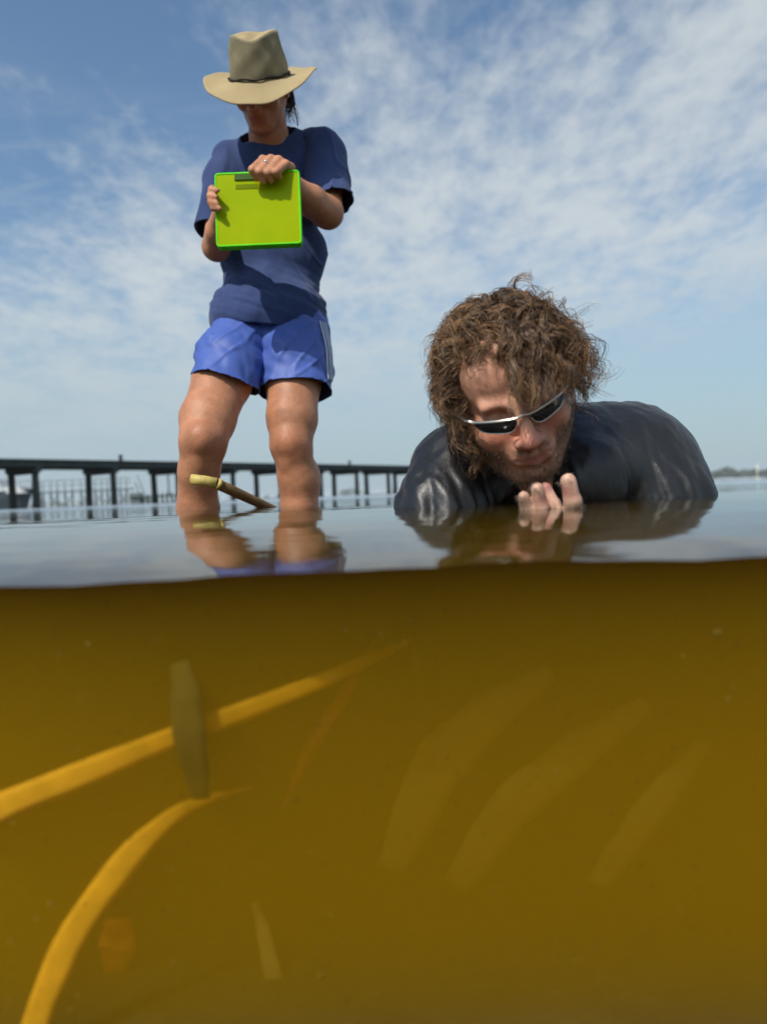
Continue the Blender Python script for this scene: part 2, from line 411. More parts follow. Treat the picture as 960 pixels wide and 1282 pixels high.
def nets(F, lo, h, relax=2):
    S = F < 0
    c = np.zeros(tuple(np.array(F.shape) - 1), dtype=np.uint8)
    for dx in (0, 1):
        for dy in (0, 1):
            for dz in (0, 1):
                c += S[dx:F.shape[0] - 1 + dx, dy:F.shape[1] - 1 + dy, dz:F.shape[2] - 1 + dz]
    act = (c > 0) & (c < 8)
    I = np.argwhere(act); idx = np.full(act.shape, -1, dtype=np.int32); idx[act] = np.arange(len(I))
    acc = np.zeros((len(I), 3)); cnt = np.zeros(len(I))
    corners = np.array([[a, b, d] for a in (0, 1) for b in (0, 1) for d in (0, 1)])
    vals = {tuple(q): F[I[:, 0] + q[0], I[:, 1] + q[1], I[:, 2] + q[2]] for q in corners}
    for q in corners:
        for ax in range(3):
            if q[ax] == 0:
                q2 = q.copy(); q2[ax] = 1; a = vals[tuple(q)]; b = vals[tuple(q2)]
                m = (a < 0) != (b < 0); t = np.zeros(len(I)); t[m] = a[m] / (a[m] - b[m])
                p = np.tile(q.astype(float), (len(I), 1)); p[:, ax] = t
                acc[m] += p[m]; cnt[m] += 1
    V = (I + acc / cnt[:, None]) * h + lo
    Q = []
    for ax in range(3):
        a, b = [(1, 2), (2, 0), (0, 1)][ax]
        sl0 = [slice(None)] * 3; sl1 = [slice(None)] * 3; sl0[ax] = slice(0, -1); sl1[ax] = slice(1, None)
        e = S[tuple(sl0)] != S[tuple(sl1)]
        E = np.argwhere(e)
        ok = (E[:, a] > 0) & (E[:, b] > 0) & (E[:, a] < F.shape[a] - 1) & (E[:, b] < F.shape[b] - 1); E = E[ok]
        inside0 = S[E[:, 0], E[:, 1], E[:, 2]]
        def cell(da, db):
            q = E.copy(); q[:, a] -= da; q[:, b] -= db; return idx[q[:, 0], q[:, 1], q[:, 2]]
        q = np.stack([cell(1, 1), cell(0, 1), cell(0, 0), cell(1, 0)], axis=1)
        q[~inside0] = q[~inside0][:, ::-1]
        Q.append(q)
    Q = np.concatenate(Q); Q = Q[(Q >= 0).all(1)]
    for _ in range(relax): V = relax_(V, Q, 0.45)
    return V, Q

def relax_(V, Q, w):
    e = np.concatenate([Q[:, [0, 1]], Q[:, [1, 2]], Q[:, [2, 3]], Q[:, [3, 0]]]); e = np.concatenate([e, e[:, ::-1]])
    n = np.bincount(e[:, 0], minlength=len(V)); out = np.empty_like(V)
    for i in range(3): out[:, i] = np.bincount(e[:, 0], weights=V[e[:, 1], i], minlength=len(V))
    out /= np.maximum(n, 1)[:, None]
    return V * (1 - w) + out * w

def normals(V, Q):
    n = np.cross(V[Q[:, 2]] - V[Q[:, 0]], V[Q[:, 3]] - V[Q[:, 1]]); N = np.zeros_like(V)
    for j in range(4):
        for i in range(3): N[:, i] += np.bincount(Q[:, j], weights=n[:, i], minlength=len(V))
    return N / (np.linalg.norm(N, axis=1)[:, None] + 1e-12)

_rng = np.random.RandomState(5); _tab = _rng.rand(32, 32, 32)
def vnoise(p):
    p = np.asarray(p); i = np.floor(p).astype(int); f = p - i; f = f * f * (3 - 2 * f)
    r = 0
    for a in (0, 1):
        for b in (0, 1):
            for c in (0, 1):
                w = (f[:, 0] if a else 1 - f[:, 0]) * (f[:, 1] if b else 1 - f[:, 1]) * (f[:, 2] if c else 1 - f[:, 2])
                r = r + w * _tab[(i[:, 0] + a) % 32, (i[:, 1] + b) % 32, (i[:, 2] + c) % 32]
    return r * 2 - 1
def fbm(p, n=3):
    return sum(vnoise(p * 2 ** i + 7.3 * i) / 2 ** i for i in range(n))

def cut(V, Q, g, iters=3):
    """open a mesh where g(points) > 0; edge vertices slide onto g = 0"""
    v = g(V); keep = (v[Q] < 0).any(1); Q = Q[keep]
    used = np.unique(Q); V = V.copy()
    out = used[v[used] > 0]; e = 1e-3
    for _ in range(iters):
        p = V[out]; g0 = g(p)
        gr = np.stack([(g(p + np.eye(3)[i] * e) - g0) / e for i in range(3)], axis=1)
        V[out] = p - gr * (g0 / ((gr ** 2).sum(1) + 1e-9))[:, None]
    remap = np.full(len(V), -1); remap[used] = np.arange(len(used))
    return V[used], remap[Q]

def joinmesh(parts):
    V = []; Q = []; n = 0
    for v, q in parts: V.append(v); Q.append(q + n); n += len(v)
    return np.concatenate(V), np.concatenate(Q)

def solid(o, th, off=-1.0):
    md = o.modifiers.new('thickness', 'SOLIDIFY'); md.thickness = th; md.offset = off; return o

class Frame:
    """local frame: x to the image right, y forward out of the face, z up"""
    def __init__(s, o, fwd, up, scale=1.0):
        s.o = np.asarray(o, float); s.y = norm(fwd); s.z = norm(np.asarray(up) - s.y * np.dot(up, s.y)); s.x = np.cross(s.z, s.y)
        s.A = np.stack([s.x, s.y, s.z], axis=1); s.s = scale
    def __call__(s, x, y, z): return s.o + s.s * (s.A @ np.array([x, y, z], float))
    def loc(s, p): return ((np.asarray(p) - s.o) @ s.A) / s.s

# ------------------------------------------------------------------ water and seabed
WALL = 0.55
def zwater(y): return 0.0 if y >= 1.6 else -0.0328 * (1.6 - y) ** 3
ys = list(np.linspace(WALL, 1.65, 60)) + [1.8, 2.1, 3, 5, 9, 20, 60, 200, 900, 5000]
xs = [-5000, -600, -60, -6, -2] + list(np.linspace(-1.2, 1.2, 61)) + [2, 6, 60, 600, 5000]
V = []; Fc = []
ny, nx = len(ys), len(xs)
for y in ys:
    for x in xs: V.append((x, y, zwater(y) + (.0016 * math.sin(x * 11 + 1) + .0010 * math.sin(x * 27 + y * 20) + .0006 * math.sin(x * 63 + 2)) * math.exp(-(y - WALL) / .10) * (abs(x) < 1.3)))
for y in ys:
    for x in xs: V.append((x, y, -0.9))
nb = ny * nx
for j in range(ny - 1):
    for i in range(nx - 1):
        a = j * nx + i; Fc.append((a, a + 1, a + nx + 1, a + nx)); Fc.append((nb + a, nb + a + nx, nb + a + nx + 1, nb + a + 1))
for i in range(nx - 1):
    fv = len(V); V += [V[i], V[nb + i], V[nb + i + 1], V[i + 1]]; Fc.append((fv, fv + 1, fv + 2, fv + 3)); a = (ny - 1) * nx + i; Fc.append((a, a + 1, nb + a + 1, nb + a))
for j in range(ny - 1):
    a = j * nx; Fc.append((a, a + nx, nb + a + nx, nb + a)); a = j * nx + nx - 1; Fc.append((a, nb + a, nb + a + nx, a + nx))
ctr = np.array([np.mean([V[i][2] for i in q]) for q in Fc]); flat = np.array([abs(V[q[0]][2] - V[q[2]][2]) < .02 and ctr[k] > -.3 for k, q in enumerate(Fc)])
tag(mk('water', V, Fc, [M_water, M_watertop], smooth=True, midx=flat.astype(int)), kind='structure')
V = []; Fc = []
ys2 = [-3000, -10, 0, 0.3, 0.6, 0.9, 1.2, 1.5, 1.8, 2.4, 4, 20, 200, 1500, 5000]
def zbed(y): return -0.43 + 0.12 * min(max((y - 0.8) / 1.0, 0), 1)
for y in ys2:
    for x in xs: V.append((x, y, zbed(y) + 0.0))
for j in range(len(ys2) - 1):
    for i in range(nx - 1):
        a = j * nx + i; Fc.append((a, a + 1, a + nx + 1, a + nx))
tag(mk('seabed', V, Fc, M_sand), kind='structure')

# ------------------------------------------------------------------ heads
def head_sdf(s, f, female=False):
    q = f.s; A = f.A
    def E(c, r, k=0.012, mode='u', ax=None): s.ell(f(*c), np.array(r) * q, A if ax is None else ax, k * q, mode)
    def C(a, b, ra, rb, k=0.008, mode='u'): s.cone(f(*a), f(*b), ra * q, rb * q, k * q, mode)
    w = 0.93 if female else 1.17
    E((0, -.015, .030 if not female else .015), (.077, .096, .080) if not female else (.074, .092, .074), .02)
    E((0, .02, -.03), (.064 * w, .068, .085), .02)
    for sx in (-1, 1):
        C((sx * .056 * w, -.008, -.045), (sx * .02, .058, -.100), .022 * w, .020, .02)
    E((0, .066, -.102), (.021 if not female else .017, .018, .017), .02)
    if not female: E((0, .045, .048), (.060, .044, .050), .02)
    for sx in (-1, 1):
        C((sx * .040, .079, .016), (sx * .012, .088, .014), .009, .008, .014)
        E((sx * .042, .056, -.032), (.024, .026, .022), .02)
        E((sx * .033, .100, -.003), (.019, .017, .014), .014, 's')
        E((sx * .032, .072, -.002), (.014, .014, .013), .004)
        C((sx * .047, .070, -.006), (sx * .018, .084, -.006), .004, .0035, .004)
        E((sx * .079, -.012, -.012), (.008, .019, .032), .008)
        E((sx * .083, -.010, -.008), (.005, .011, .020), .006, 's')
        E((sx * .014, .101, -.040), (.0085, .010, .0085), .007)
        C((sx * .019, .093, -.046), (sx * .030, .077, -.068), .004, .003, .010, 's')
    C((0, .090, .010), (0, .112, -.030), .0085, .0105, .012)
    E((0, .115, -.036), (.0125, .0115, .0105), .008)
    E((0, .078, -.064), (.032, .022, .024), .018)
    C((-.023, .086, -.0655), (0, .098, -.0620), .0040, .0055, .006)
    C((.023, .086, -.0655), (0, .098, -.0620), .0040, .0055, .006)
    C((-.020, .086, -.0730), (0, .096, -.0745), .0045, .0065, .006)
    C((.020, .086, -.0730), (0, .096, -.0745), .0045, .0065, .006)
    C((-.025, .092, -.0690), (.025, .092, -.0690), .0016, .0016, .003, 's')
    E((0, .088, -.0865), (.016, .007, .006), .010, 's')

# ------------------------------------------------------------------ the woman
W = empty('person', P(300, 700, 2.0) * [1, 1, 0] + [0, 0, -0.31], 'standing person in khaki brimmed hat, navy t-shirt and blue shorts holding a green box', 'person')
HW = Frame((0, 0, 0), (-0.16, -0.76, -0.62), (0.03, 0, 1), 0.90)
HW.o = P(321, 147, 1.97) - HW.s * (HW.A @ np.array([0, .096, -.068]))

b = SDF()
head_sdf(b, HW, True)
b.chain([HW(0, -.025, -.045), P(337, 176, 2.10), P(342, 215, 2.15)], [.052, .054, .06], .02)
b.ell(P(343, 225, 2.16), (.14, .075, .10), k=.03); b.ell(P(341, 320, 2.14), (.12, .07, .14), k=.03); b.ell(P(330, 400, 2.11), (.14, .09, .10), k=.03)
# her right arm (image left)
eL = P(271, 309, 2.02)
b.chain([P(285, 206, 2.12), P(277, 260, 2.08), eL], [.042, .040, .037], .015)
wL = P(279, 262, 1.895)
b.chain([eL, eL * .55 + wL * .45 + [0, 0, .0], wL], [.038, .034, .024], .012)
b.ell(P(277, 250, 1.868), (.020, .026, .034), k=.012)
for i, (px, py, ln) in enumerate([(263.5, 236, 0), (261.5, 244, 0), (262.5, 252, 0), (266, 259, 0)]):
    b.chain([P(277, py + 1, 1.868), P(px + 2, py, 1.835), P(px + 1, py + 1, 1.806), P(px + 9, py + 2, 1.792)], [.0095, .0088, .0082, .0066], .005)
b.chain([P(280, 258, 1.86), P(286, 243, 1.85), P(290, 234, 1.845)], [.012, .010, .008], .006)
# her left arm (image right)
eR = P(410, 266, 2.03)
b.chain([P(402, 190, 2.15), P(410, 230, 2.10), eR], [.046, .043, .041], .015)
wR = P(366, 232, 1.90)
b.chain([eR, eR * .5 + wR * .5 + [0, 0, -.004], wR], [.045, .041, .027], .012)
b.ell(P(350, 212, 1.873), (.040, .024, .020), k=.014)
b.cone(wR, P(352, 213, 1.877), .025, .022, .012)
fing = [((340, 205), (329, 199), (315.5, 212), (321, 223)), ((350, 205), (339, 198), (325, 215), (330, 227)),
        ((358, 206), (349, 199.5), (336, 216), (340, 226)), ((365, 209), (358, 205), (346, 215), (350, 222))]
for (a, c, d, e) in fing:
    b.chain([P(*a, 1.868), P(*c, 1.818), P(*d, 1.790), P(*e, 1.802)], [.0115, .0105, .0098, .0080], .005)
b.chain([P(352, 222, 1.885), P(336, 226, 1.872), P(324, 226, 1.868)], [.013, .010, .0085], .006)
# legs
b.chain([P(303, 415, 2.10), P(279, 475, 1.99), P(260, 525, 1.90), P(254.5, 552, 1.86), P(249, 590, 1.88), P(248, 640, 1.92)], [.074, .078, .070, .0585, .051, .0495], .02)
aL = P(248, 640, 1.92); aL[2] = -.25
b.chain([P(248, 640, 1.92), aL], [.056, .040], .02); b.chain([aL, aL + [-.01, -.05, -.03], aL + [-.02, -.16, -.04]], [.045, .036, .026], .02)
b.ell(P(252, 548, 1.815), (.030, .026, .036), k=.02)
b.ell(P(245, 598, 1.93), (.043, .04, .08), k=.03)
b.ell(P(249, 577, 1.835), (.020, .018, .024), k=.02)
b.chain([P(370, 415, 2.12), P(367, 475, 2.05), P(365.5, 525, 1.99), P(364.5, 556, 1.965), P(373, 600, 1.99), P(374, 640, 2.0)], [.082, .077, .067, .0545, .052, .048], .02)
b.ell(P(361, 552, 1.930), (.027, .024, .034), k=.018); b.ell(P(360, 578, 1.945), (.018, .016, .022), k=.02); b.ell(P(382, 602, 2.03), (.042, .045, .075), k=.03)
aR = P(374, 640, 2.0); aR[2] = -.26
b.chain([P(374, 640, 2.0), aR], [.050, .038], .02); b.chain([aR, aR + [.01, -.05, -.03], aR + [.02, -.15, -.04]], [.042, .034, .025], .02)
V, Q = b.mesh(0.0036)
L = HW.loc(V); Nn = normals(V, Q)
V = V + Nn * (fbm(V * 22, 2) * .0010)[:, None]
skin = np.tile([0.50, 0.225, 0.120], (len(V), 1)) * (1 + .10 * fbm(V * 14, 2)[:, None])
leg = (V[:, 2] < 0.45)[:, None]; skin = np.where(leg, skin * [0.90, 0.88, 0.86], skin)
lips = np.exp(-((L[:, 0] / .022) ** 4 + ((L[:, 2] + .0685) / .0085) ** 4)) * (L[:, 1] > .075)
skin = skin * (1 - lips[:, None]) + np.array([0.38, 0.10, 0.075]) * lips[:, None]
for c_ in (P(252, 548, 1.83), P(362, 556, 1.93)):
    kn = np.exp(-(((V - c_) / [.045, .06, .045]) ** 2).sum(1))[:, None]; skin = skin * (1 - .22 * kn * [0.6, 1, 1])
mk('body', V, Q, M_skin_w, W, tint=skin)

# t-shirt: trunk and two sleeves in one garment
def neck_axis(a, c, r):
    a = np.asarray(a); c = np.asarray(c); d = norm(c - a)
    def g(p): q = p - a; return r - np.linalg.norm(q - np.outer(q @ d, d), axis=1)
    return g
t = SDF()
t.ell(P(344, 238, 2.16), (.158, .098, .135), k=.04); t.ell(P(341, 320, 2.15), (.158, .104, .14), k=.05); t.ell(P(336, 396, 2.125), (.172, .142, .130), k=.05)
t.cone(P(290, 205, 2.13), P(397, 190, 2.16), .058, .062, .04)
t.cone(P(337, 168, 2.12), P(342, 205, 2.15), .064, .085, .05)
t.ell(P(318, 262, 2.08), (.062, .045, .055), k=.04); t.ell(P(372, 258, 2.09), (.062, .045, .055), k=.04)
V, Q = t.mesh(0.0042)
gn = neck_axis(HW(0, -.025, -.045), P(342, 215, 2.17), .060)
def hem(p): return (P(330, 406, 2.0)[2] + .012 * np.sin(p[:, 0] * 14 + 1) + .05 * np.clip(p[:, 0] + .28, 0, 1)) - p[:, 2]
ca, cb, cd = P(333, 180, 2.04), P(306, 168, 2.13), P(364, 154, 2.15); cn_ = norm(np.cross(cb - ca, cd - ca)); cn_ = cn_ * np.sign(cn_[2])
V, Q = cut(V, Q, lambda p: np.minimum((p - ca) @ cn_, gn(p) + .025))
V, Q = cut(V, Q, hem)
N_ = normals(V, Q)
zz = V[:, 2]; wz = np.exp(-((zz - P(300, 372, 2.1)[2]) / .07) ** 2)
dsp = .0065 * wz * fbm(V * [7, 7, 42] + np.array([0, 0, 1]) * V[:, :1] * 16, 2) + .0060 * fbm(V * [9, 9, 14], 2) + .003 * fbm(V * [34, 10, 12] + 3, 2) + .0035 * np.maximum(0, 1 - 5 * np.abs(fbm(V * [11, 11, 17] + np.outer(V[:, 0], [0, 0, 22]) + 9, 1))) * np.clip(1 - np.abs(zz - P(300, 350, 2.1)[2]) / .22, 0.2, 1)
V = V + N_ * dsp[:, None]
sl = SDF(); sl.chain([P(292, 206, 2.13), P(281, 225, 2.11), P(267, 292, 2.06)], [.057, .058, .053], .02)
Vl, Ql = sl.mesh(0.0042); d1 = norm(P(265, 292, 2.06) - P(284, 206, 2.12)); c1 = P(261, 287, 2.06)
Vl, Ql = cut(Vl, Ql, lambda p: (p - c1) @ d1)
sr = SDF(); sr.chain([P(393, 190, 2.16), P(404, 197, 2.15), P(415, 258, 2.05)], [.062, .067, .064], .02)
Vr, Qr = sr.mesh(0.0042); d2 = norm(P(419, 262, 2.06) - P(402, 196, 2.10)); c2 = P(417, 252, 2.05)
Vr, Qr = cut(Vr, Qr, lambda p: (p - c2) @ d2)
for (a, q) in ((Vl, Ql), (Vr, Qr)):
    a += normals(a, q) * (.006 * fbm(a * [12, 12, 9], 2) + .004 * fbm(a * [30, 12, 10] + 5, 2) + .004 * np.maximum(0, 1 - 5 * np.abs(fbm(a * [14, 14, 9] + 2, 1))))[:, None]
V, Q = joinmesh([(V, Q), (Vl, Ql), (Vr, Qr)])
solid(mk('t_shirt', V, Q, M_shirt, W), .003)

# shorts
hp = SDF()
def shorts_leg(pts, rad):
    s = SDF(); s.ell(P(334, 398, 2.12), (.162, .108, .095), k=.03); s.chain(pts, rad, .03); return s
s1 = shorts_leg([P(303, 415, 2.10), P(289, 450, 2.03), P(276, 500, 1.95)], [.080, .0905, .097])
V1, Q1 = s1.mesh(0.0042); h1 = P(285, 474, 1.93)
n1 = norm([-.26, -.12, -1.0]); V1, Q1 = cut(V1, Q1, lambda p: (p - h1) @ n1)
pts2 = [P(369, 415, 2.12), P(369, 450, 2.085), P(370, 505, 2.04)]
s2 = shorts_leg(pts2, [.102, .103, .106])
V2, Q2 = s2.mesh(0.0042); h2 = P(365, 476, 1.97); n2 = norm([.0, -.24, -1.0]); V2, Q2 = cut(V2, Q2, lambda p: (p - h2) @ n2)
for (a, q) in ((V1, Q1), (V2, Q2)):
    zc = a[:, 2]
    a += normals(a, q) * (.0055 * fbm(a * [8, 8, 26] + np.outer(a[:, 0], [0, 0, 14]), 2) + .003 * fbm(a * [26, 26, 6], 2) + .0035 * np.maximum(0, 1 - 5 * np.abs(fbm(a * [10, 10, 15] - np.outer(a[:, 0], [0, 0, 16]) + 4, 1))))[:, None]
V, Q = joinmesh([(V1, Q1), (V2, Q2)])
sh = solid(mk('shorts', V, Q, M_shorts, W), .0025)
# raised hem bands and side stripes follow the fabric
def march(s, o, d, far=.25):
    o = np.asarray(o); tt = np.full(len(d), far)
    for _ in range(60):
        v = s.at(o + d * tt[:, None]); tt = tt - np.clip(v, -.02, .02) * .9
    return o + d * tt[:, None]
for k, off in enumerate((0.0, .125, .25)):
    rows = []
    for j in range(26):
        f_ = j / 25; c = np.array(P(371, 425, 2.12)) * (1 - f_) + np.array(P(371, 478, 2.09)) * f_
        c[2] = P(371, 408, 2.1)[2] * (1 - f_) + (h2[2] + .004) * f_
        an = math.radians(-42 + 4 * f_) + off; w = .030
        dd = np.array([[math.cos(an + e), math.sin(an + e), 0] for e in (-w, w)])
        pp = march(s2, c, dd); rows.append(pp + dd * .0055)
    rows = np.array(rows).reshape(-1, 3)
    solid(mk('stripe', rows, [(2 * j, 2 * j + 1, 2 * j + 3, 2 * j + 2) for j in range(25)], M_stripe, sh, loc=None), .0015, 1)

# hat
hat = link('hat', None, W, (0, 0, 0)); hat.empty_display_size = .05
HF = Frame((0, 0, 0), (-0.10, -0.80, -0.56), (0.03, 0, 1), 0.92); HF.o = P(325.5, 99, 1.975)
nt = 72
def hatgrid(rows, name, mt, closed=False, parent=hat, th=.002, off=1):
    V = []; F_ = []
    for r in rows:
        for i in range(nt):
            w = 2 * math.pi * i / nt; V.append(HF(*r(w)))
    for j in range(len(rows) - 1):
        for i in range(nt): F_.append((j * nt + i, j * nt + (i + 1) % nt, (j + 1) * nt + (i + 1) % nt, (j + 1) * nt + i))
    if closed: F_.append(tuple((len(rows) - 1) * nt + i for i in range(nt)))
    o = mk(name, V, F_, mt, parent); solid(o, th, off); return o
def crown_pt(w, h):           # h 0..1 up the side
    cx, cy_ = .0865 * (1 - h) + .0665 * h, .100 * (1 - h) + .082 * h
    bul = .003 * math.sin(math.pi * h)
    fr = max(0, math.sin(w)); top = .114 - .010 * fr ** 6 + .002 * math.cos(2 * w) + .003 * math.sin(w * 3 + 1)
    wr = .0012 * math.sin(5 * w + 9 * h) + .0010 * math.sin(11 * w - 7 * h)
    return ((cx + bul + wr) * math.cos(w), (cy_ + bul + wr) * math.sin(w), top * h)
hatgrid([(lambda w, h=h: crown_pt(w, h)) for h in np.linspace(0, 1, 16)], 'crown', M_mesh)
def top_pt(w, r):
    x, y, z = crown_pt(w, 1.0); x *= r; y *= r
    dent = .015 * math.exp(-((x / .020) ** 2)) * (1 - r ** 4) + .006 * (1 - r ** 3)
    pinch = .016 * math.exp(-((abs(x) - .040) / .018) ** 2) * math.exp(-((y - .035) / .03) ** 2)
    return (x, y, z * r + (.110) * (1 - r) + .012 * (1 - r ** 4) - dent - pinch)
hatgrid([(lambda w, r=r: top_pt(w, r)) for r in (1.0, .97, .92, .85, .75, .62, .5, .38, .26, .14, .03)], 'crown_top', M_felt, True)
def brim_pt(w, r):
    f_ = max(0, math.sin(w)); bk = max(0, -math.sin(w)); sd = abs(math.cos(w))
    L_ = .080 + .003 * math.cos(w); droop = math.radians(36) * f_ ** 1.5 - math.radians(4) * sd ** 2 - math.radians(6) * bk
    bx, by = .0865, .100
    rr = L_ * r; z = -math.sin(droop) * rr + .010 * sd ** 2 * r ** 2 + .0022 * math.sin(4 * w + .7) * r + .0015 * math.sin(9 * w) * r
    z += .004 * (1 - r) ** 4
    return ((bx + math.cos(droop) * rr) * math.cos(w), (by + math.cos(droop) * rr) * math.sin(w), z)
brim = hatgrid([(lambda w, r=r: brim_pt(w, r)) for r in np.linspace(0, 1, 14)], 'brim', M_felt, th=.0025, off=0)
mb = MB()
mb.tube([HF(*(np.array(crown_pt(2 * math.pi * i / 60, .05)) * [1.035, 1.035, 1])) + HF.A[:, 2] * (.004 + .002 * math.sin(i * .8)) for i in range(61)], .0026, 6, False)
mb.build('hat_band', M_cord, hat, True)
mb = MB()
cs = [P(367, 118, 2.06), P(366, 128, 2.07), P(369, 138, 2.07), P(372, 148, 2.07), P(373, 157, 2.08)]
mb.tube(cs, .0018, 6); mb.build('chin_cord', M_cord, hat, True)

# tied back hair hanging behind the ear
def strands(paths, radii, tints, sides=3):
    """paths (n,k,3): one mesh of thin tubes"""
    n, k, _ = paths.shape
    t = np.gradient(paths, axis=1); t /= np.linalg.norm(t, axis=2, keepdims=True) + 1e-12
    ref = np.array([0.31, 0.22, 0.92]); a = np.cross(t, ref); a /= np.linalg.norm(a, axis=2, keepdims=True) + 1e-9; c = np.cross(t, a)
    R_ = radii[:, None] * (1 - .75 * np.linspace(0, 1, k) ** 2)[None, :]
    V = np.stack([paths + R_[..., None] * (math.cos(w) * a + math.sin(w) * c) for w in [2 * math.pi * j / sides for j in range(sides)]], axis=2)
    V = V.reshape(-1, 3)
    idx = np.arange(n * k * sides).reshape(n, k, sides); F_ = []
    for j in range(sides):
        j2 = (j + 1) % sides
        F_.append(np.stack([idx[:, :-1, j], idx[:, :-1, j2], idx[:, 1:, j2], idx[:, 1:, j]], axis=-1).reshape(-1, 4))
    T = np.repeat(tints.reshape(n * k, 3), sides, axis=0)
    return V, np.concatenate(F_), T
rg = np.random.RandomState(3)
n = 130; k = 14; s_ = np.linspace(0, 1, k)
root = np.array([P(357 + 10 * rg.rand(), 112 + 6 * rg.rand(), 2.09 + .03 * rg.rand()) for _ in range(n)])
paths = root[:, None, :] + s_[None, :, None] * (np.array([-.004, 0, -.085]) * (.35 + .8 * rg.rand(n, 1)))[:, None, :]
ph = rg.rand(n, 1) * 6.3; am = .002 + .006 * rg.rand(n, 1)
paths[:, :, 0] += am * np.sin(ph + 7 * s_) * s_ + (rg.rand(n, 1) - .5) * .035 * s_; paths[:, :, 1] += am * np.cos(ph + 7 * s_) * s_
V, Q, T = strands(paths, .0006 + .0005 * rg.rand(n), np.tile([.05, .032, .02], (n, k, 1)))
mk('hair', V, Q, M_hair, W, tint=T)
rp = SDF()
# ring on the second finger
mb = MB(); c = (P(339, 198, 1.818) * .5 + P(325, 215, 1.79) * .5); d = norm(P(325, 215, 1.79) - P(339, 198, 1.818))
a_ = norm(np.cross(d, [0, 0, 1])); b_ = np.cross(d, a_)
c = c - d * .003
mb.tube([c + .0108 * (math.cos(w) * a_ + math.sin(w) * b_) for w in np.linspace(0, 2 * math.pi, 25)], .0016, 6, False)
mb.build('ring', M_ring, W, True)

# ------------------------------------------------------------------ clipboard box
TL, TR, BR, BL = P(270, 217, 1.828), P(376, 214, 1.828), P(374, 303, 1.808), P(272, 309, 1.808)
cc = (TL + TR + BR + BL) / 4; ex = norm(TR + BR - TL - BL); ez = norm(TL + TR - BL - BR); ez = norm(ez - ex * (ex @ ez)); ey = norm(np.cross(ez, ex))
if ey[1] < 0: ey = -ey
AX = np.stack([ex, ey, ez], axis=1)
bw = np.linalg.norm(TR - TL); bh = np.linalg.norm(TL - BL); th = .026
CB = empty('clipboard_box', cc, 'translucent fluorescent green clipboard box held up in front of the navy t-shirt', 'clipboard')
def rr_outline(w, h, r, n=6):
    pts = []
    for cx, cz, a0 in ((w / 2 - r, h / 2 - r, 0), (-w / 2 + r, h / 2 - r, 90), (-w / 2 + r, -h / 2 + r, 180), (w / 2 - r, -h / 2 + r, 270)):
        for i in range(n + 1):
            a = math.radians(a0 + 90 * i / n); pts.append((cx + r * math.cos(a), cz + r * math.sin(a)))
    return pts
def slab(name, w, h, r, y0, y1, mt, parent, inner=None):
    o = rr_outline(w, h, r); n = len(o); V = []; F_ = []
    def add(pts, y): V.extend([cc + AX @ np.array([x, y, z]) for x, z in pts])
    add(o, y0); add(o, y1)
    if inner is None: F_ += [tuple(range(n)), tuple(reversed(range(n, 2 * n)))]; F_ += [(i, n + i, n + (i + 1) % n, (i + 1) % n) for i in range(n)]
    else:
        p = rr_outline(w - 2 * inner, h - 2 * inner, max(r - inner, .002)); add(p, y0); add(p, y1)
        for i in range(n):
            j = (i + 1) % n; F_ += [(i, n + i, n + j, j), (i, j, 2 * n + j, 2 * n + i), (n + i, 3 * n + i, 3 * n + j, n + j), (2 * n + i, 2 * n + j, 3 * n + j, 3 * n + i)]
    return mk(name, V, F_, mt, parent, smooth=False)
slab('front_panel', bw - .006, bh - .006, .007, -.001, .001, M_plastic, CB)
slab('back_panel', bw - .008, bh - .008, .007, th - .002, th, M_plastic, CB)
slab('rim', bw, bh, .009, -.0025, th - .004, M_rim, CB, .0035)
mb = MB()
mb.box(cc + AX @ np.array([-.028, th * .5, bh * .5 + .001]), (.085, .012, .005), AX)
mb.box(cc + AX @ np.array([-.030, -.0025, bh * .5 - .013]), (.052, .004, .016), AX)
mb.build('clip', M_clip, CB)
mb = MB(); mb.box(cc + AX @ np.array([-.026, -.0012, bh * .5 - .038]), (.056, .0015, .012), AX); mb.build('label_slot', mat('olive_slot', (.16, .22, .005), .9, .1), CB)
mb = MB(); mb.box(cc + AX @ np.array([.012, .0165, -.010]), (bw * .46, .003, bh * .70), AX); mb.build('paper_sheets', M_paper, CB)
mb = MB(); mb.tube([cc + AX @ np.array([-.005, .008, -.045]), cc + AX @ np.array([.022, .008, -bh / 2 + .012])], .0035, 8); mb.build('pencil', M_clip, CB)

# ------------------------------------------------------------------ the man
MH = Frame((0, 0, 0), (0.02, -0.88, -0.46), (-0.29, 0, .95), 1.08)
MH.o = P(652, 516, 1.03) - MH.s * (MH.A @ np.array([0, .095, .001]))
MAN = empty('person', P(700, 640, 1.3) * [1, 1, 0] + [0, 0, -0.37], 'curly haired person in sunglasses and a wet black shirt lying in the water', 'person')
b = SDF(); head_sdf(b, MH)
nb0, nb1 = MH(-.012, -.035, -.055), P(694, 605, 1.22)
b.chain([nb0, nb1], [.060, .066], .02)
b.ell(P(700, 620, 1.30), (.17, .10, .10), k=.03)
sR, sL = P(800, 580, 1.27), P(568, 590, 1.24)
eRm = P(850, 745, 1.16); eLm = P(545, 745, 1.12); hm = P(692, 660, 0.995)
b.chain([sR, eRm], [.055, .042], .02); b.chain([sL, eLm], [.052, .042], .02)
b.chain([eRm, (eRm + hm) / 2, hm + [.02, .03, -.03]], [.042, .040, .028], .015)
hl = P(600, 740, 0.98); b.chain([eLm, hl], [.042, .030], .015); b.ell(hl, (.04, .045, .018), k=.01)
for q in range(4): b.chain([hl + [-.03 + .02 * q, -.02, 0], hl + [-.032 + .021 * q, -.07, -.004]], [.0095, .0075], .005)
b.chain([hl + [.035, .01, 0], hl + [.06, -.02, -.004]], [.011, .009], .006)
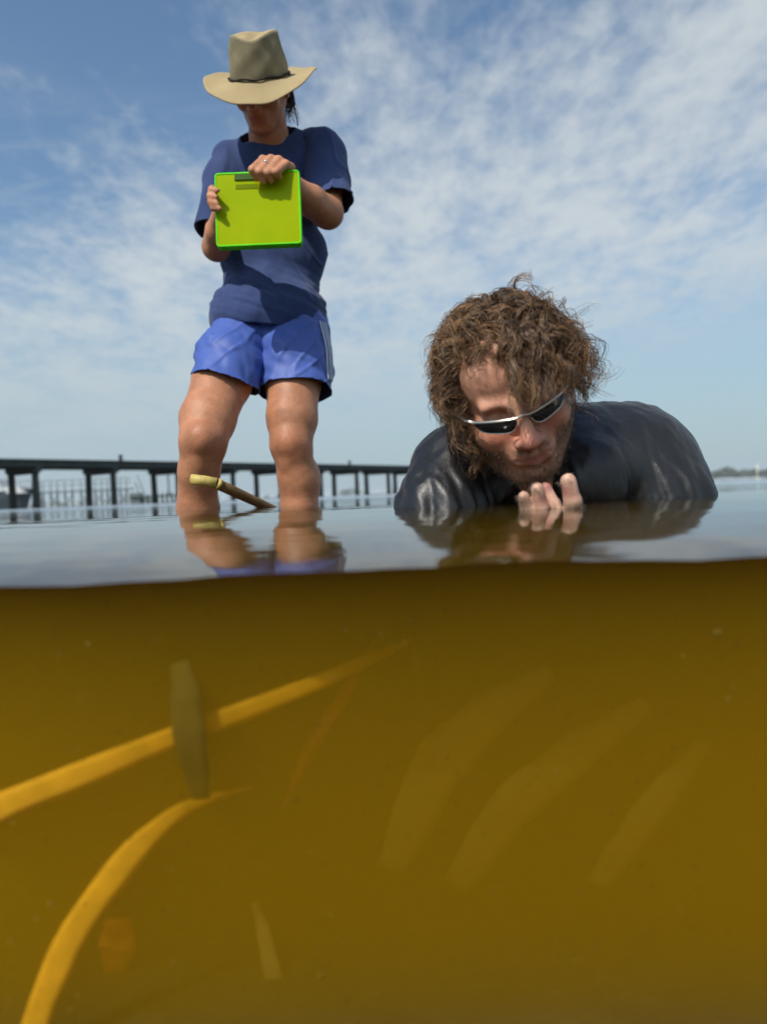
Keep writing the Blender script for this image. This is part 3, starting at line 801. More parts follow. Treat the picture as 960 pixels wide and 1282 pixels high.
b.ell(hm, (.040, .030, .020), k=.012)
for pts, r in [([(672, 657, .99), (660, 640, .975), (655, 622, .965)], (.0100, .0092, .0080)),
               ([(683, 660, .985), (678, 635, .970), (672.5, 612, .960)], (.0105, .0100, .0088)),
               ([(694, 662, .990), (695, 634, .985), (683, 611, .990)], (.0100, .0092, .0080)),
               ([(704, 668, .985), (706, 652, .975), (705, 642, .970)], (.0100, .0092, .0080)),
               ([(722, 665, .985), (717, 628, .965), (711.5, 602, .955)], (.0120, .0115, .0105))]:
    b.chain([P(*q) for q in pts], r, .005)
V, Q = b.mesh(0.0026)
L = MH.loc(V); V = V + normals(V, Q) * (fbm(V * 60, 2) * .0007)[:, None]
skin = np.tile([0.68, 0.34, 0.225], (len(V), 1)) * (1 + .16 * fbm(V * 30, 3)[:, None])
red = np.exp(-(((L - [0, .112, -.034]) / [.018, .02, .018]) ** 2).sum(1))[:, None]; skin = skin * (1 - red * [0.0, .28, .22])
red = np.exp(-(((np.abs(L) - [.04, .075, .03]) / [.02, .03, .02]) ** 2).sum(1))[:, None] * (L[:, 2:3] < 0); skin = skin * (1 - red * [0.0, .22, .2])
lips = np.exp(-((L[:, 0] / .022) ** 4 + ((L[:, 2] + .0685) / .0085) ** 4)) * (L[:, 1] > .075)
skin = skin * (1 - .8 * lips[:, None]) + np.array([0.36, 0.11, 0.09]) * .8 * lips[:, None]
sg_ = lambda a: 1 / (1 + np.exp(-np.clip(a, -30, 30)))
beard = sg_((-.045 - L[:, 2]) / .008) * sg_((L[:, 2] + .138) / .005) * sg_((L[:, 1] - .012) / .008)
beard *= np.maximum(np.maximum(sg_((np.abs(L[:, 0]) - .036) / .005), sg_((-.088 - L[:, 2]) / .004)), np.exp(-((L[:, 2] + .054) / .006) ** 2 - (L[:, 0] / .03) ** 4)) * (1 - lips)
beard *= np.clip(.85 + .35 * fbm(L * 120, 2), 0, 1)
skin = skin * (1 - .62 * beard[:, None]) + np.array([.095, .070, .045]) * .62 * beard[:, None]
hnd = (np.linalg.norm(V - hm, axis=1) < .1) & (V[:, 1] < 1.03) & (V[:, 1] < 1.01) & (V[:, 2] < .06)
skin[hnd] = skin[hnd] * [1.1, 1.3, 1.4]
mk('body', V, Q, M_skin_m, MAN, tint=skin)
MV, ML, MN, MBD = V, L, normals(V, Q), beard

s = SDF()
s.ell(P(768, 590, 1.32), (.150, .15, .128), k=.06); s.cone(P(732, 600, 1.20), P(712, 560, 1.26), .082, .07, .05); s.ell(P(598, 594, 1.29), (.112, .13, .100), k=.05)
s.ell(P(700, 612, 1.36), (.20, .17, .125), k=.05)
s.chain([sR, P(830, 628, 1.23), eRm], [.078, .078, .066], .03); s.chain([sL, P(553, 640, 1.19), eLm], [.074, .072, .064], .03)
s.ell(P(700, 690, 1.75), (.19, .38, .15), k=.06)
V, Q = s.mesh(0.0048)
gm = neck_axis(nb0, nb1, .064)
V, Q = cut(V, Q, lambda p: np.where((p[:, 1] < 1.31) & (p[:, 2] > -.01), np.minimum(np.maximum(gm(p), -.05), (p - (nb0 * .5 + nb1 * .5)) @ norm(nb0 - nb1) + .012), -.05))
N_ = normals(V, Q); low = np.clip(1.15 - V[:, 2] / .09, 0, 1)
fold = 1 - np.abs(fbm(V * [52, 26, 5] + np.outer(V[:, 2], [14, 0, 0]), 2)) * 2
V = V + N_ * (.0034 * low * fold + .0026 * fbm(V * [30, 30, 11], 3))[:, None]
ms = solid(mk('wet_shirt', V, Q, M_wet, MAN), .003)
mb = MB()
for sgn, c in ((1, P(792, 575, 1.25)), (-1, P(585, 592, 1.2))):
    pass
tr = SDF(); tr.chain([P(660, 700, 2.05), [.05, 2.35, -.30], [.03, 2.7, -.29]], [.12, .085, .06], .03); tr.chain([P(740, 700, 2.05), [.42, 2.4, -.30], [.45, 2.75, -.29]], [.12, .085, .06], .03)
V, Q = tr.mesh(0.012); mk('dark_trousers', V, Q, M_wet, MAN)

# hair: scalp mass under thousands of curled locks
cap = SDF()
cap.ell(MH(0, -.028, .040), (.090, .100, .082), MH.A, .02)
cap.ell(MH(-.062, -.025, -.015), (.030, .045, .060), MH.A, .03); cap.ell(MH(.062, -.025, -.005), (.030, .045, .055), MH.A, .03)
cap.ell(MH(0, .098, .015), (.058, .036, .066), MH.A, .012, 's')
V, Q = cap.mesh(0.004)
V = V + normals(V, Q) * (.006 * fbm(V * 45, 3))[:, None]
hair_root = mk('hair', V, Q, M_haircap, MAN)

def locks(ncl, per, seed, rootfn, Lr, outr, grav, curl, turns, k=20, rad=(.00035, .00085), rej=None, dark=1.0):
    rg = np.random.RandomState(seed); s_ = np.linspace(0, 1, k)
    r0, nn = rootfn(rg, ncl)
    n = len(r0); g = MH.A.T @ np.array([0, 0, -1.0])            # gravity in head frame
    gt = g[None] - nn * (nn @ g)[:, None]; gt /= np.linalg.norm(gt, axis=1)[:, None] + 1e-6
    cr = r0 - np.array([0, -.06, .13]); cr -= nn * (cr * nn).sum(1)[:, None]; cr /= np.linalg.norm(cr, axis=1)[:, None] + 1e-6
    ou_s = np.where(nn[:, 0] < 0, 1 - .55 * np.abs(nn[:, 0]), 1 + .30 * nn[:, 0]) * (1 - .60 * np.clip(nn[:, 2], 0, 1))
    td = grav * gt + .55 * cr + .45 * rg.randn(n, 3); td -= nn * (td * nn).sum(1)[:, None] * .8; td /= np.linalg.norm(td, axis=1)[:, None]
    Ln = Lr[0] + (Lr[1] - Lr[0]) * rg.rand(n); ou = outr[0] + (outr[1] - outr[0]) * rg.rand(n)
    ou = ou * ou_s
    S = s_[None, :, None]
    base = r0[:, None] + nn[:, None] * (ou[:, None, None] * (1 - np.exp(-3 * S))) + td[:, None] * (Ln[:, None, None] * S ** 1.25) + g[None, None] * (.022 * S ** 2)
    # keep the locks outside the skull
    q = base / np.array([.080, .100, .083]) - np.array([0, -.015, .033]) / np.array([.080, .100, .083]); d = np.linalg.norm(q, axis=2, keepdims=True)
    cen = np.array([0, -.015, .033]); inside = (d < 1.1) & (base[..., 2:3] > -.02)
    base = np.where(inside, cen + (base - cen) * (1.1 / np.maximum(d, .2)), base)
    base = base + np.array([.006, 0, 0])
    if rej is not None:
        bad = rej(base).any(1); base = base[~bad]; nn = nn[~bad]; td = td[~bad]; n = len(base)
    A = curl[0] + (curl[1] - curl[0]) * rg.rand(n); tn = turns[0] + (turns[1] - turns[0]) * rg.rand(n); ph = rg.rand(n) * 6.3
    bt = np.cross(td, nn); hand = np.sign(rg.randn(n))
    def rep(a): return np.repeat(a, per, axis=0)
    N = n * per
    base, nn, bt, A, tn, ph, hand = map(rep, (base, nn, bt, A, tn, ph, hand))
    ph = ph + rg.randn(N) * .20; A = A * (1 + .15 * rg.randn(N)); off = rg.randn(N, 3) * .0018; tn = tn * (1 + .04 * rg.randn(N))
    ang = ph[:, None] + hand[:, None] * 2 * math.pi * tn[:, None] * s_[None]
    amp = A[:, None] * np.clip(s_ * 2.2, 0, 1)[None]
    p = base + (amp * np.cos(ang))[..., None] * nn[:, None] + (amp * np.sin(ang))[..., None] * bt[:, None] + off[:, None] * (.4 + s_[None, :, None] * 1.2)
    wl_ = MH.o + MH.s * (p @ MH.A.T)
    mixv = np.clip(.12 + .48 * rg.rand(N)[:, None] ** 1.5 + .40 * s_[None] * rep(rg.rand(n))[:, None], 0, 1)[..., None] ** 1.8  # random tone plus sunlit highlights put into the colour, lighter towards the tips
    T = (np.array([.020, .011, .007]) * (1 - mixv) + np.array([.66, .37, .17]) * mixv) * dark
    return strands(wl_, rad[0] + (rad[1] - rad[0]) * rg.rand(N) ** 2, T)

def scalp(rg, n):
    out = []; 
    while sum(len(o) for o in out) < n:
        d = rg.randn(n * 2, 3); d /= np.linalg.norm(d, axis=1)[:, None]
        p = d * [.080, .098, .082] + [0, -.018, .034]
        hl_ = np.where(p[:, 1] > .045, .092 - .35 * np.clip(np.abs(p[:, 0]) - .035, 0, 1), np.where(p[:, 1] > .0, .02 + .6 * np.clip(p[:, 1], 0, 1), -.045))
        out.append(p[p[:, 2] > hl_])
    p = np.concatenate(out)[:n]; nn = (p - [0, -.018, .036]) / np.array([.080, .098, .090]) ** 2; nn /= np.linalg.norm(nn, axis=1)[:, None]
    return p, nn
def rej_main(b_):
    x, y, z = b_[..., 0], b_[..., 1], b_[..., 2]
    win = (y > .040) & (x > -.064) & (x < -.004) & (z < .066) & (z > -.2)
    face = (y > .035) & (z < .012) & (x > -.058) & (x < .066)
    low = (z < -.13) | (z > .146) | (x < -.106)
    rlow = (x > .04) & (z < -.05)
    return win | face | low | rlow
Hs = []
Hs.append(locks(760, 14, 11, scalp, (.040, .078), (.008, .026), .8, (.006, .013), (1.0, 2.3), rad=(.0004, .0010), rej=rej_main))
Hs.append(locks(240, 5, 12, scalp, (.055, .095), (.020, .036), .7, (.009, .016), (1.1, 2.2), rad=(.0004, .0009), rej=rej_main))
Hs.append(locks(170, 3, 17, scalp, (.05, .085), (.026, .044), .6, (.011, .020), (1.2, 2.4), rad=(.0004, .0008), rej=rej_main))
def side_l(rg, n):
    p = np.stack([-.078 + .012 * rg.rand(n), -.03 + .075 * rg.rand(n), -.02 + .07 * rg.rand(n)], axis=1); nn = np.tile([-1.0, .25, .1], (n, 1)); nn /= np.linalg.norm(nn, axis=1)[:, None]; return p, nn
Hs.append(locks(90, 12, 13, side_l, (.035, .070), (.004, .014), 1.8, (.006, .012), (1.2, 2.4), rej=lambda b_: (b_[..., 2] < -.14) | ((b_[..., 0] > -.052) & (b_[..., 1] > .03))))
def bangs(rg, n):
    x = -.020 + .082 * rg.rand(n); p = np.stack([x, .070 - .3 * np.abs(x - .02) + .01 * rg.rand(n), .088 - .25 * np.clip(x - .03, 0, 1) + .015 * rg.rand(n)], axis=1)
    nn = np.tile([.1, .8, .5], (n, 1)); nn /= np.linalg.norm(nn, axis=1)[:, None]; return p, nn
Hs.append(locks(80, 11, 14, bangs, (.05, .085), (.012, .030), 1.6, (.004, .009), (1.0, 2.2), rej=lambda b_: (b_[..., 2] < -.002) | (b_[..., 0] < -.012) | (b_[..., 0] > .085)))
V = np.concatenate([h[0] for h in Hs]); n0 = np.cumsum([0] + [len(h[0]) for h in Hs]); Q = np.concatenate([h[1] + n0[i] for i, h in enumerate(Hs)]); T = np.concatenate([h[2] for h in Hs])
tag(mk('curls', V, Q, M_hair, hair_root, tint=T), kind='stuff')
print('curl quads', len(Q))
# stubble beard
rg = np.random.RandomState(8); cand = np.where((MBD > .3))[0]
if len(cand):
    pk = rg.choice(cand, 4200); k = 4; s_ = np.linspace(0, 1, k)
    p0 = MV[pk] + rg.randn(len(pk), 3) * .0012; dn = MN[pk] * .6 + np.array([0, 0, -.8]) + rg.randn(len(pk), 3) * .35; dn /= np.linalg.norm(dn, axis=1)[:, None]
    ln = .003 + .006 * rg.rand(len(pk)); path = p0[:, None] + dn[:, None] * (ln[:, None, None] * s_[None, :, None])
    g_ = rg.rand(len(pk))[:, None, None]; T = np.tile(np.array([.06, .035, .02]) * (1 - g_) + np.array([.30, .24, .18]) * g_, (1, k, 1))
    V, Q, T = strands(path, .00025 + .0002 * rg.rand(len(pk)), T); tag(mk('beard', V, Q, M_hair, MAN, tint=T), kind='stuff')

# sunglasses
SG = link('sunglasses', None, MAN, (0, 0, 0)); SG.empty_display_size = .03
def gpt(th_, z, push=0): return MH((.083 + push) * math.sin(th_), .020 + (.088 + push) * math.cos(th_), z)
def ztop(th_): a = abs(th_); return -.001 + .004 * math.sin(min(a, .9) * 2.4) - .003 * math.exp(-(a / .07) ** 2) * -1
for sg in (-1, 1):
    V = []; F_ = []; nu, nv = 18, 8
    def zbot(u): return -.0205 * (1 - (2 * u - 1) ** 4 * .9) ** .6 * (1.0 - .25 * u)
    for i in range(nu + 1):
        u = i / nu; th_ = .115 + .72 * u; zt = ztop(th_); zb = zt + zbot(u)
        for j in range(nv + 1): V.append(gpt(sg * th_, zt * (1 - j / nv) + zb * j / nv, .0015 * math.sin(math.pi * j / nv)))
    for i in range(nu):
        for j in range(nv): a = i * (nv + 1) + j; F_.append((a, a + 1, a + nv + 2, a + nv + 1))
    solid(mk('lens', V, F_, M_lens, SG), .002, 0)
    mb = MB(); rim = [gpt(sg * (.115 + .72 * u), ztop(.115 + .72 * u) + zbot(u), .0006) for u in np.linspace(0, 1, 24)]
    mb.tube(rim, .0010, 6); mb.build('lens_rim', M_frame_s, SG, True)
    mb = MB(); mb.tube([gpt(sg * .80, .003, .002), gpt(sg * .98, .005, .003), MH(sg * .086, .03, .008), MH(sg * .088, -.01, .004)], [.0028, .0026, .0022, .002], 8); mb.build('temple_arm', M_frame_s, SG, True)
mb = MB(); mb.tube([gpt(a, ztop(a) + .001, .002) for a in np.linspace(-.84, .84, 50)], .0021, 8); mb.build('frame_bar', M_frame_s, SG, True)

# ------------------------------------------------------------------ stick rising from the water
ST = empty('bamboo_stick', P(345, 640, 1.75) * [1, 1, 0], 'brown bamboo stick with a pale yellow end poking out of the water before the legs', 'stick')
mb = MB(); pp = [P(268, 604, 1.60), P(290, 614, 1.63), P(318, 627, 1.68), P(347, 640, 1.74), P(372, 652, 1.78)]; mb.tube(pp, [.0125, .0125, .0115, .010, .009], 12); mb.build('pole', M_pole, ST, True)
mb = MB(); mb.tube([P(239, 600, 1.59), P(255, 602, 1.592), P(271, 605, 1.597)], [.0118, .0124, .0126], 14); mb.tube([P(272, 605, 1.596), P(276, 607, 1.6)], [.0126, .0120], 12)
mb.build('yellow_end', M_tip, ST, True)

# ------------------------------------------------------------------ seagrass, faint streaks and drifting leaves in the murk
def blade(pts, w, material, label, cat='seagrass blade', name='seagrass_blade', th_=.0015, group=None, ridges=0):
    """pts = (px, py, Y); w = width in px at that point; a ribbon facing roughly towards the light"""
    n = 36; tt = np.linspace(0, 1, n); ts = np.linspace(0, 1, len(pts)); pts = np.array(pts, float)
    def sm(a):
        v = np.interp(tt, ts, a)
        for _ in range(6): v[1:-1] = (v[:-2] + 2 * v[1:-1] + v[2:]) / 4
        return v
    px, py, Y, ww = sm(pts[:, 0]), sm(pts[:, 1]), sm(pts[:, 2]), sm(np.array(w, float))
    C = np.array([P(px[i], py[i], Y[i]) for i in range(n)]); t_ = np.gradient(C, axis=0); t_ /= np.linalg.norm(t_, axis=1)[:, None]
    sidev = np.cross(t_, [0, -1, 0]); sidev /= np.linalg.norm(sidev, axis=1)[:, None]
    V = []
    for i in range(n):
        hw = ww[i] * Y[i] / FPX / 2 * (1 + .04 * math.sin(i * .7))
        for j in (-1, -.5, 0, .5, 1): V.append(C[i] + sidev[i] * hw * j + np.array([0, .0012 * (1 - j * j) * -1 + .0004 * math.sin(i * .9 + j), 0]))
    F_ = [(i * 5 + j, i * 5 + j + 1, i * 5 + j + 6, i * 5 + j + 5) for i in range(n - 1) for j in range(4)]
    o = mk(name, V, F_, material, None, loc=C[0]); solid(o, th_); tag(o, label, cat, group); return o
blade([(-60, 1042, .562), (5, 1008, .564), (75, 982, .570), (210, 925, .594), (300, 893, .604), (410, 850, .622), (455, 828, .65), (520, 800, .74)], [40, 38, 34, 27, 24, 20, 16, 10], M_blade, 'long bright yellow seagrass blade slanting up across the murky water from the left edge')
blade([(35, 1320, .572), (50, 1262, .572), (92, 1165, .574), (165, 1067, .582), (225, 1012, .600), (318, 984, .64)], [34, 36, 38, 34, 18, 3], M_blade, 'curved yellow seagrass blade arching up from the bottom left corner')
blade([(224, 825, .605), (231, 870, .583), (238, 930, .580), (252, 1000, .598)], [22, 38, 42, 24], M_bladed, 'dark brown decayed leaf hanging upright across the long yellow blade', 'leaf', 'decayed_leaf')
blade([(318, 1130, .69), (330, 1170, .665), (342, 1225, .66), (356, 1310, .66)], [10, 18, 24, 26], M_blade2, 'faint olive seagrass blade standing near the bottom of the picture')
blade([(148, 1150, .68), (146, 1185, .67), (142, 1225, .68)], [30, 50, 20], M_bladeo, 'square orange leaf scrap drifting under the curved yellow blade', 'leaf', 'leaf_scrap')
blade([(30, 1200, .72), (22, 1230, .71), (16, 1262, .72)], [30, 50, 26], M_bladeo, 'dim orange leaf scrap near the bottom left corner outside the curved blade', 'leaf', 'leaf_scrap')
blade([(470, 800, .72), (425, 880, .70), (385, 940, .70), (355, 1010, .72)], [5, 16, 18, 3], M_bladeo, 'dull reddish seagrass blade sloping down beneath the end of the long yellow one')
blade([(690, 840, .72), (610, 895, .705), (545, 960, .705), (490, 1090, .72)], [26, 56, 70, 40], M_blade2, 'broad faint olive streak deep in the murk below the fingers, leftmost of three')  # first of three broad pale ribbons that stand as faint streaks
blade([(810, 880, .72), (720, 945, .705), (640, 1010, .705), (570, 1110, .72)], [24, 52, 60, 36], M_blade2, 'broad faint olive streak deep in the murk, middle one of three')
blade([(885, 930, .72), (820, 1010, .705), (745, 1110, .72)], [22, 46, 30], M_blade2, 'short faint olive streak deep in the murk, rightmost of three')
for (px, py, Y, r, lb) in ((897, 793, .58, .0042, 'tiny dark speck floating under the waterline at the right edge'), (514, 780, .60, .0034, 'tiny dark speck floating just under the waterline near the middle'), (401, 1223, .60, .0034, 'tiny dark speck floating low in the murk beside the olive blade')):
    s = SDF(); c = P(px, py, Y); s.ell(c, (r, r * .8, r * .9)); s.ell(c + [r * .7, 0, r * .4], (r * .6, r * .5, r * .5), k=.001)
    V, Q = s.mesh(.0007); tag(mk('debris_speck', V, Q, M_bladed, None, loc=c), lb, 'speck')

# ------------------------------------------------------------------ pier
D = norm([21.3, 29.9, 0]); Np = np.array([-D[1], D[0], 0]); PO = np.array([-19.8, 37.0, 0.0]); ZT = 2.62
def pp_(s, w, z): return PO + D * s + Np * w + np.array([0, 0, z])
AXP = np.stack([D, Np, [0, 0, 1.0]], axis=1)
PIER = empty('wooden_pier', pp_(0, 1.5, -.4), 'long dark timber pier on paired piles running behind both people', 'pier')
S0, S1 = -14.0, 45.0
mb = MB()
for i in range(295):
    s_c = S0 + .2 * i + .1
    if s_c > S1: break
    mb.box(pp_(s_c, 1.25, ZT - .03 + .006 * math.sin(i * 2.7)), (.185, 3.4, .05), AXP)
tag(mb.build('deck_boards', M_pier, PIER), kind='stuff')
for w in (-.30, 1.25, 2.8):
    for j in range(13):
        a = S0 + j * 4.72
        if a > S1: break
        mb = MB(); mb.box(pp_(a + 2.36, w, ZT - .055 - .17), (4.70, .10, .33), AXP)
        mb.build('stringer', M_pier, PIER)
mb = MB(); mb.box(pp_((S0 + S1) / 2, -.37, ZT - .04), (S1 - S0, .04, .12), AXP); mb.build('edge_rail', M_pier, PIER)
BENT0 = 2.06; pile_me = None; k = 0
for j in range(-3, 10):
    s0 = BENT0 + j * 4.72
    mb = MB(); mb.box(pp_(s0, 1.25, ZT - .39 - .13), (.30, 3.3, .26), AXP); mb.box(pp_(s0, 1.25, ZT - .39 - .31), (.26, 2.9, .10), AXP); mb.build('pile_cap', M_pier, PIER)
    for w in (.02, 2.52):
        mb = MB(); rr = .19 + .02 * math.sin(k * 3.1); lx = .05 * math.sin(k * 1.9)
        mb.tube([pp_(s0 + lx, w, -.8), pp_(s0 + lx * .6, w, .6), pp_(s0, w, ZT - .62)], [rr * 1.08, rr, rr * .92], 12); mb.build('pile', M_pile, PIER, True); k += 1
for s_c in (7.2, 29.2):
    mb = MB(); mb.box(pp_(s_c, -.2, ZT + .16), (.16, .16, .34), AXP); mb.box(pp_(s_c, -.2, ZT + .34), (.20, .20, .05), AXP); mb.build('post_stub', M_pier, PIER)

# ------------------------------------------------------------------ far dock, umbrella, boats, marker
YD = 95.0
def Q2(px, dz, Y=YD): p = P(px, 619, Y); return np.array([p[0], Y, dz])
DK = empty('trestle_dock', Q2(115, -.4), 'spindly grey trestle walkway with cross bracing seen beneath the near pier', 'dock')
piles = [50, 54, 63.7, 71.8, 81.3, 90.8, 101.6, 110.8, 119.5, 127.5, 134.5, 142.5, 151, 158.5]
zdk = 2.05
for i, x in enumerate(piles):
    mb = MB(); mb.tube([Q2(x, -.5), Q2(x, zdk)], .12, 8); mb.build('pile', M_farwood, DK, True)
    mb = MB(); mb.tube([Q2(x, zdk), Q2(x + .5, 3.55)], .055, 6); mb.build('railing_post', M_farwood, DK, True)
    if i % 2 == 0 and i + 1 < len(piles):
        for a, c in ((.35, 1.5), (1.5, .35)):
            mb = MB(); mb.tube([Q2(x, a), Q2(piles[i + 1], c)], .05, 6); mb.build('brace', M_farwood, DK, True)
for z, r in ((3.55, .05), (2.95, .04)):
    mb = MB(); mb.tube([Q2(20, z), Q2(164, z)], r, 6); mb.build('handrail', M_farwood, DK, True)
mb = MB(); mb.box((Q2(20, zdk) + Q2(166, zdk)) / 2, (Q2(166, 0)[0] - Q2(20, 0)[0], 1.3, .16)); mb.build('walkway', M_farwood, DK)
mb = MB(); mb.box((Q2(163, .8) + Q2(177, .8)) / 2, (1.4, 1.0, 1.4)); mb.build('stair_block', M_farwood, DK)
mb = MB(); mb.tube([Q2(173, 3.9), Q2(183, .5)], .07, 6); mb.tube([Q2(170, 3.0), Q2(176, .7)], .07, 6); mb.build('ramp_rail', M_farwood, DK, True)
LD = empty('low_dock', Q2(200, -.4), 'low dark dock just above the water at the end of the trestle walkway', 'dock')
mb = MB(); mb.box((Q2(165, .95) + Q2(240, .95)) / 2, (Q2(240, 0)[0] - Q2(165, 0)[0], 1.4, .22)); mb.build('deck', M_pier, LD)
for x in range(167, 240, 6):
    mb = MB(); mb.tube([Q2(x, -.5), Q2(x, 1.15 + .25 * math.sin(x))], .14, 8); mb.build('pile', M_pier, LD, True)
UM = empty('dock_umbrella', Q2(211.5, 1.05), 'small white domed umbrella on a thin dark post above the low dock', 'umbrella')
mb = MB(); mb.tube([Q2(211.5, 1.05), Q2(211.5, 4.2)], .10, 8); mb.build('post', M_pier, UM, True)
s = SDF(); c = Q2(211.5, 4.05); s.ell(c, (.95, .95, .42)); s.ell(c - [0, 0, .45], (1.3, 1.3, .42), k=.02, mode='s')
V, Q = s.mesh(.05); mk('canopy', V, Q, M_white, UM)

# motor boat at the left edge: hull lofted through stations
BT = empty('moored_boat', Q2(5, 0, 62), 'white cabin boat with dark blue hull moored behind the pier at the left edge', 'boat')
YB = 60.0; xb = P(43, 619, YB)[0]
V = []; F_ = []; st = np.linspace(0, 1, 14); Lb = 8.5
for t_ in st:
    x = xb - Lb * t_; bw_ = 1.35 * min(1, (t_ * 2.2)) ** .6 + .02; top = 1.72 - .65 * t_ ** .8; low = -.3
    rake = .9 * (1 - t_) ** 3
    for (yy, z, rk) in ((-bw_ * .15, low, 1), (-bw_ * .75, -.05, .75), (-bw_, top * .6, .35), (-bw_ * 1.03, top, 0), (bw_ * 1.03, top, 0), (bw_, top * .6, .35), (bw_ * .75, -.05, .75), (bw_ * .15, low, 1)):
        V.append((x - rk * rake, YB + yy, z))
for i in range(13):
    for j in range(8): F_.append((i * 8 + j, i * 8 + (j + 1) % 8, (i + 1) * 8 + (j + 1) % 8, (i + 1) * 8 + j))
F_ += [tuple(range(8)), tuple(reversed(range(13 * 8, 14 * 8)))]
mk('hull', V, F_, M_hull, BT, smooth=False)
def loft_box(name, x0, x1, z0, z1, yw, slope0, slope1, mt, parent):
    V = []
    for x, sl in ((x0, slope0), (x1, slope1)):
        for z, in_ in ((z0, 0), (z1, .12)):
            for sg in (-1, 1): V.append((x + (sl if z == z1 else 0), YB + sg * (yw - in_), z))
    return mk(name, V, [(0, 1, 3, 2), (4, 6, 7, 5), (0, 4, 5, 1), (2, 3, 7, 6), (0, 2, 6, 4), (1, 5, 7, 3)], mt, parent, smooth=False)
loft_box('foredeck', xb - 3.1, xb - .35, 1.30, 1.85, .95, -.1, -.55, M_white, BT)
cab = loft_box('cabin', xb - 6.4, xb - 1.9, 1.5, 2.55, 1.1, .1, -.7, M_white, BT)
for i in range(3): 
    mb = MB(); mb.box((xb - 2.85 - .85 * i, YB - 1.08, 2.08), (.6, .03, .42)); mb.build('window', M_glassd, cab)
mb = MB(); mb.tube([(xb - 1.0, YB - .7, 1.8), (xb - .6, YB - .5, 2.45), (xb - .35, YB, 2.45)], .03, 6); mb.tube([(xb - 3.0, YB - .9, 2.5), (xb - 2.1, YB - .7, 2.5), (xb - .6, YB - .5, 2.45)], .03, 6); mb.build('bow_rail', M_white, BT, True)
for a in (0, 1): 
    mb = MB(); mb.tube([(xb - 3.7 - a * .9, YB - 1 + a * 2, 2.5), (xb - 4.6 - a * .9, YB - 1 + a * 2, 4.0)], .10, 8); mb.build('arch_leg', M_glassd, BT, True)
mb = MB(); mb.box((xb - 5.2, YB, 3.7), (2.6, 2.1, .10)); mb.build('canopy_top', M_white, BT)

# far shore, woods and single trees, boats on the right
def tree_mesh(h, seed, w=.42, n=420):
    rg = np.random.RandomState(seed); cl = rg.rand(14, 3) * [2, 2, 1] - [1, 1, 0]; V = []; F_ = []
    for i in range(n):
        c = cl[i % 14]; p = c + rg.randn(3) * .25; q = p / max(1, np.linalg.norm(p[:2])) if np.linalg.norm(p[:2]) > 1 else p
        p = np.array([q[0] * h * w, q[1] * h * w, h * (.28 + .66 * np.clip(p[2], 0, 1.05) * (1 - .35 * (q[0] ** 2 + q[1] ** 2)))])
        s_ = h * .055 * (.6 + rg.rand()); a = norm(rg.randn(3)); b_ = norm(np.cross(a, rg.randn(3))); c_ = np.cross(a, b_); k0 = len(V)
        V += [p + s_ * b_, p + s_ * c_, p - s_ * b_ * .8, p - s_ * c_]; F_.append((k0, k0 + 1, k0 + 2, k0 + 3))
    return np.array(V), F_
LAND = MB(); 
for i in range(60):
    x0 = -700 + i * 26
    LAND.box((x0, 660, .1), (26.5, 60, 1.0 + .5 * math.sin(i * 1.7)))
tag(LAND.build('far_shore', M_land, None), kind='structure')
wv, wf, n0 = [], [], 0
rg = np.random.RandomState(21)
for i in range(150):
    px = rg.uniform(-60, 1020)
    if 885 < px < 960: continue
    h = rg.uniform(3.5, 7.5) * (1.15 if px > 860 else 1)
    v, f = tree_mesh(h, 100 + i, .75, 120); p = P(px, 619, 636 + rg.rand() * 25); v = v + [p[0], p[1], -.2]
    wv.append(v); wf += [tuple(a + n0 for a in q) for q in f]; n0 += len(v)
tag(mk('far_woods', np.concatenate(wv), wf, M_tree, None, smooth=False), kind='stuff')
protos = {}
TREE_LB = ['low hazy tree right against the black sleeve on the far shore', 'low hazy tree between the black sleeve and the tall clump', 'leftmost tree of the tall hazy clump on the far shore', 'second tree from the left in the tall hazy clump',
           'tallest hazy tree, in the middle of the tall clump', 'rightmost tree of the tall hazy clump on the far shore', 'hazy tree just right of the tall clump, lower than it', 'hazy tree midway between the tall clump and the pale mast',
           'hazy tree a little left of the small white boat by the mast', 'hazy tree directly behind the pale yellow mast', 'hazy tree just right of the pale yellow mast', 'hazy shore tree at the very right edge of the picture', 'hazy shore tree cut off by the right edge of the picture']
for i, (px, h) in enumerate([(888, 7.5), (893.5, 8.5), (899, 11.2), (905, 11.6), (911, 12.3), (916.5, 11.0), (923, 9.2), (930, 9.6), (937, 9.0), (944, 9.8), (952, 9.6), (960, 9.2), (968, 9.5)]):
    kd = i % 4; p = P(px, 600, 625); p[2] = .3
    t_ = link('shore_tree', None, None, p)
    big = 896 < px < 919
    tag(t_, TREE_LB[i], 'tree', 'hazy trees on the far shore at right')
    if kd not in protos:
        v, f = tree_mesh(10, 40 + kd, .40, 420); mc = setmesh('crown', v, group_faces(f), M_tree, False)
        q = MB(); q.tube([(0, 0, -1), (0.1, 0, 3), (0, .1, 7)], [.28, .22, .1], 8); q.tube([(0, 0, 3), (1.4, .3, 6)], [.14, .05], 6); q.tube([(0, 0, 3.4), (-1.3, .2, 6.4)], [.13, .05], 6)
        mt_ = setmesh('trunk', np.concatenate(q.v), group_faces(q.f), M_trunk); protos[kd] = (mc, mt_)
    for nm, me in zip(('crown', 'trunk'), protos[kd]):
        o = link(nm, me, t_); o.scale = (h / 10,) * 3
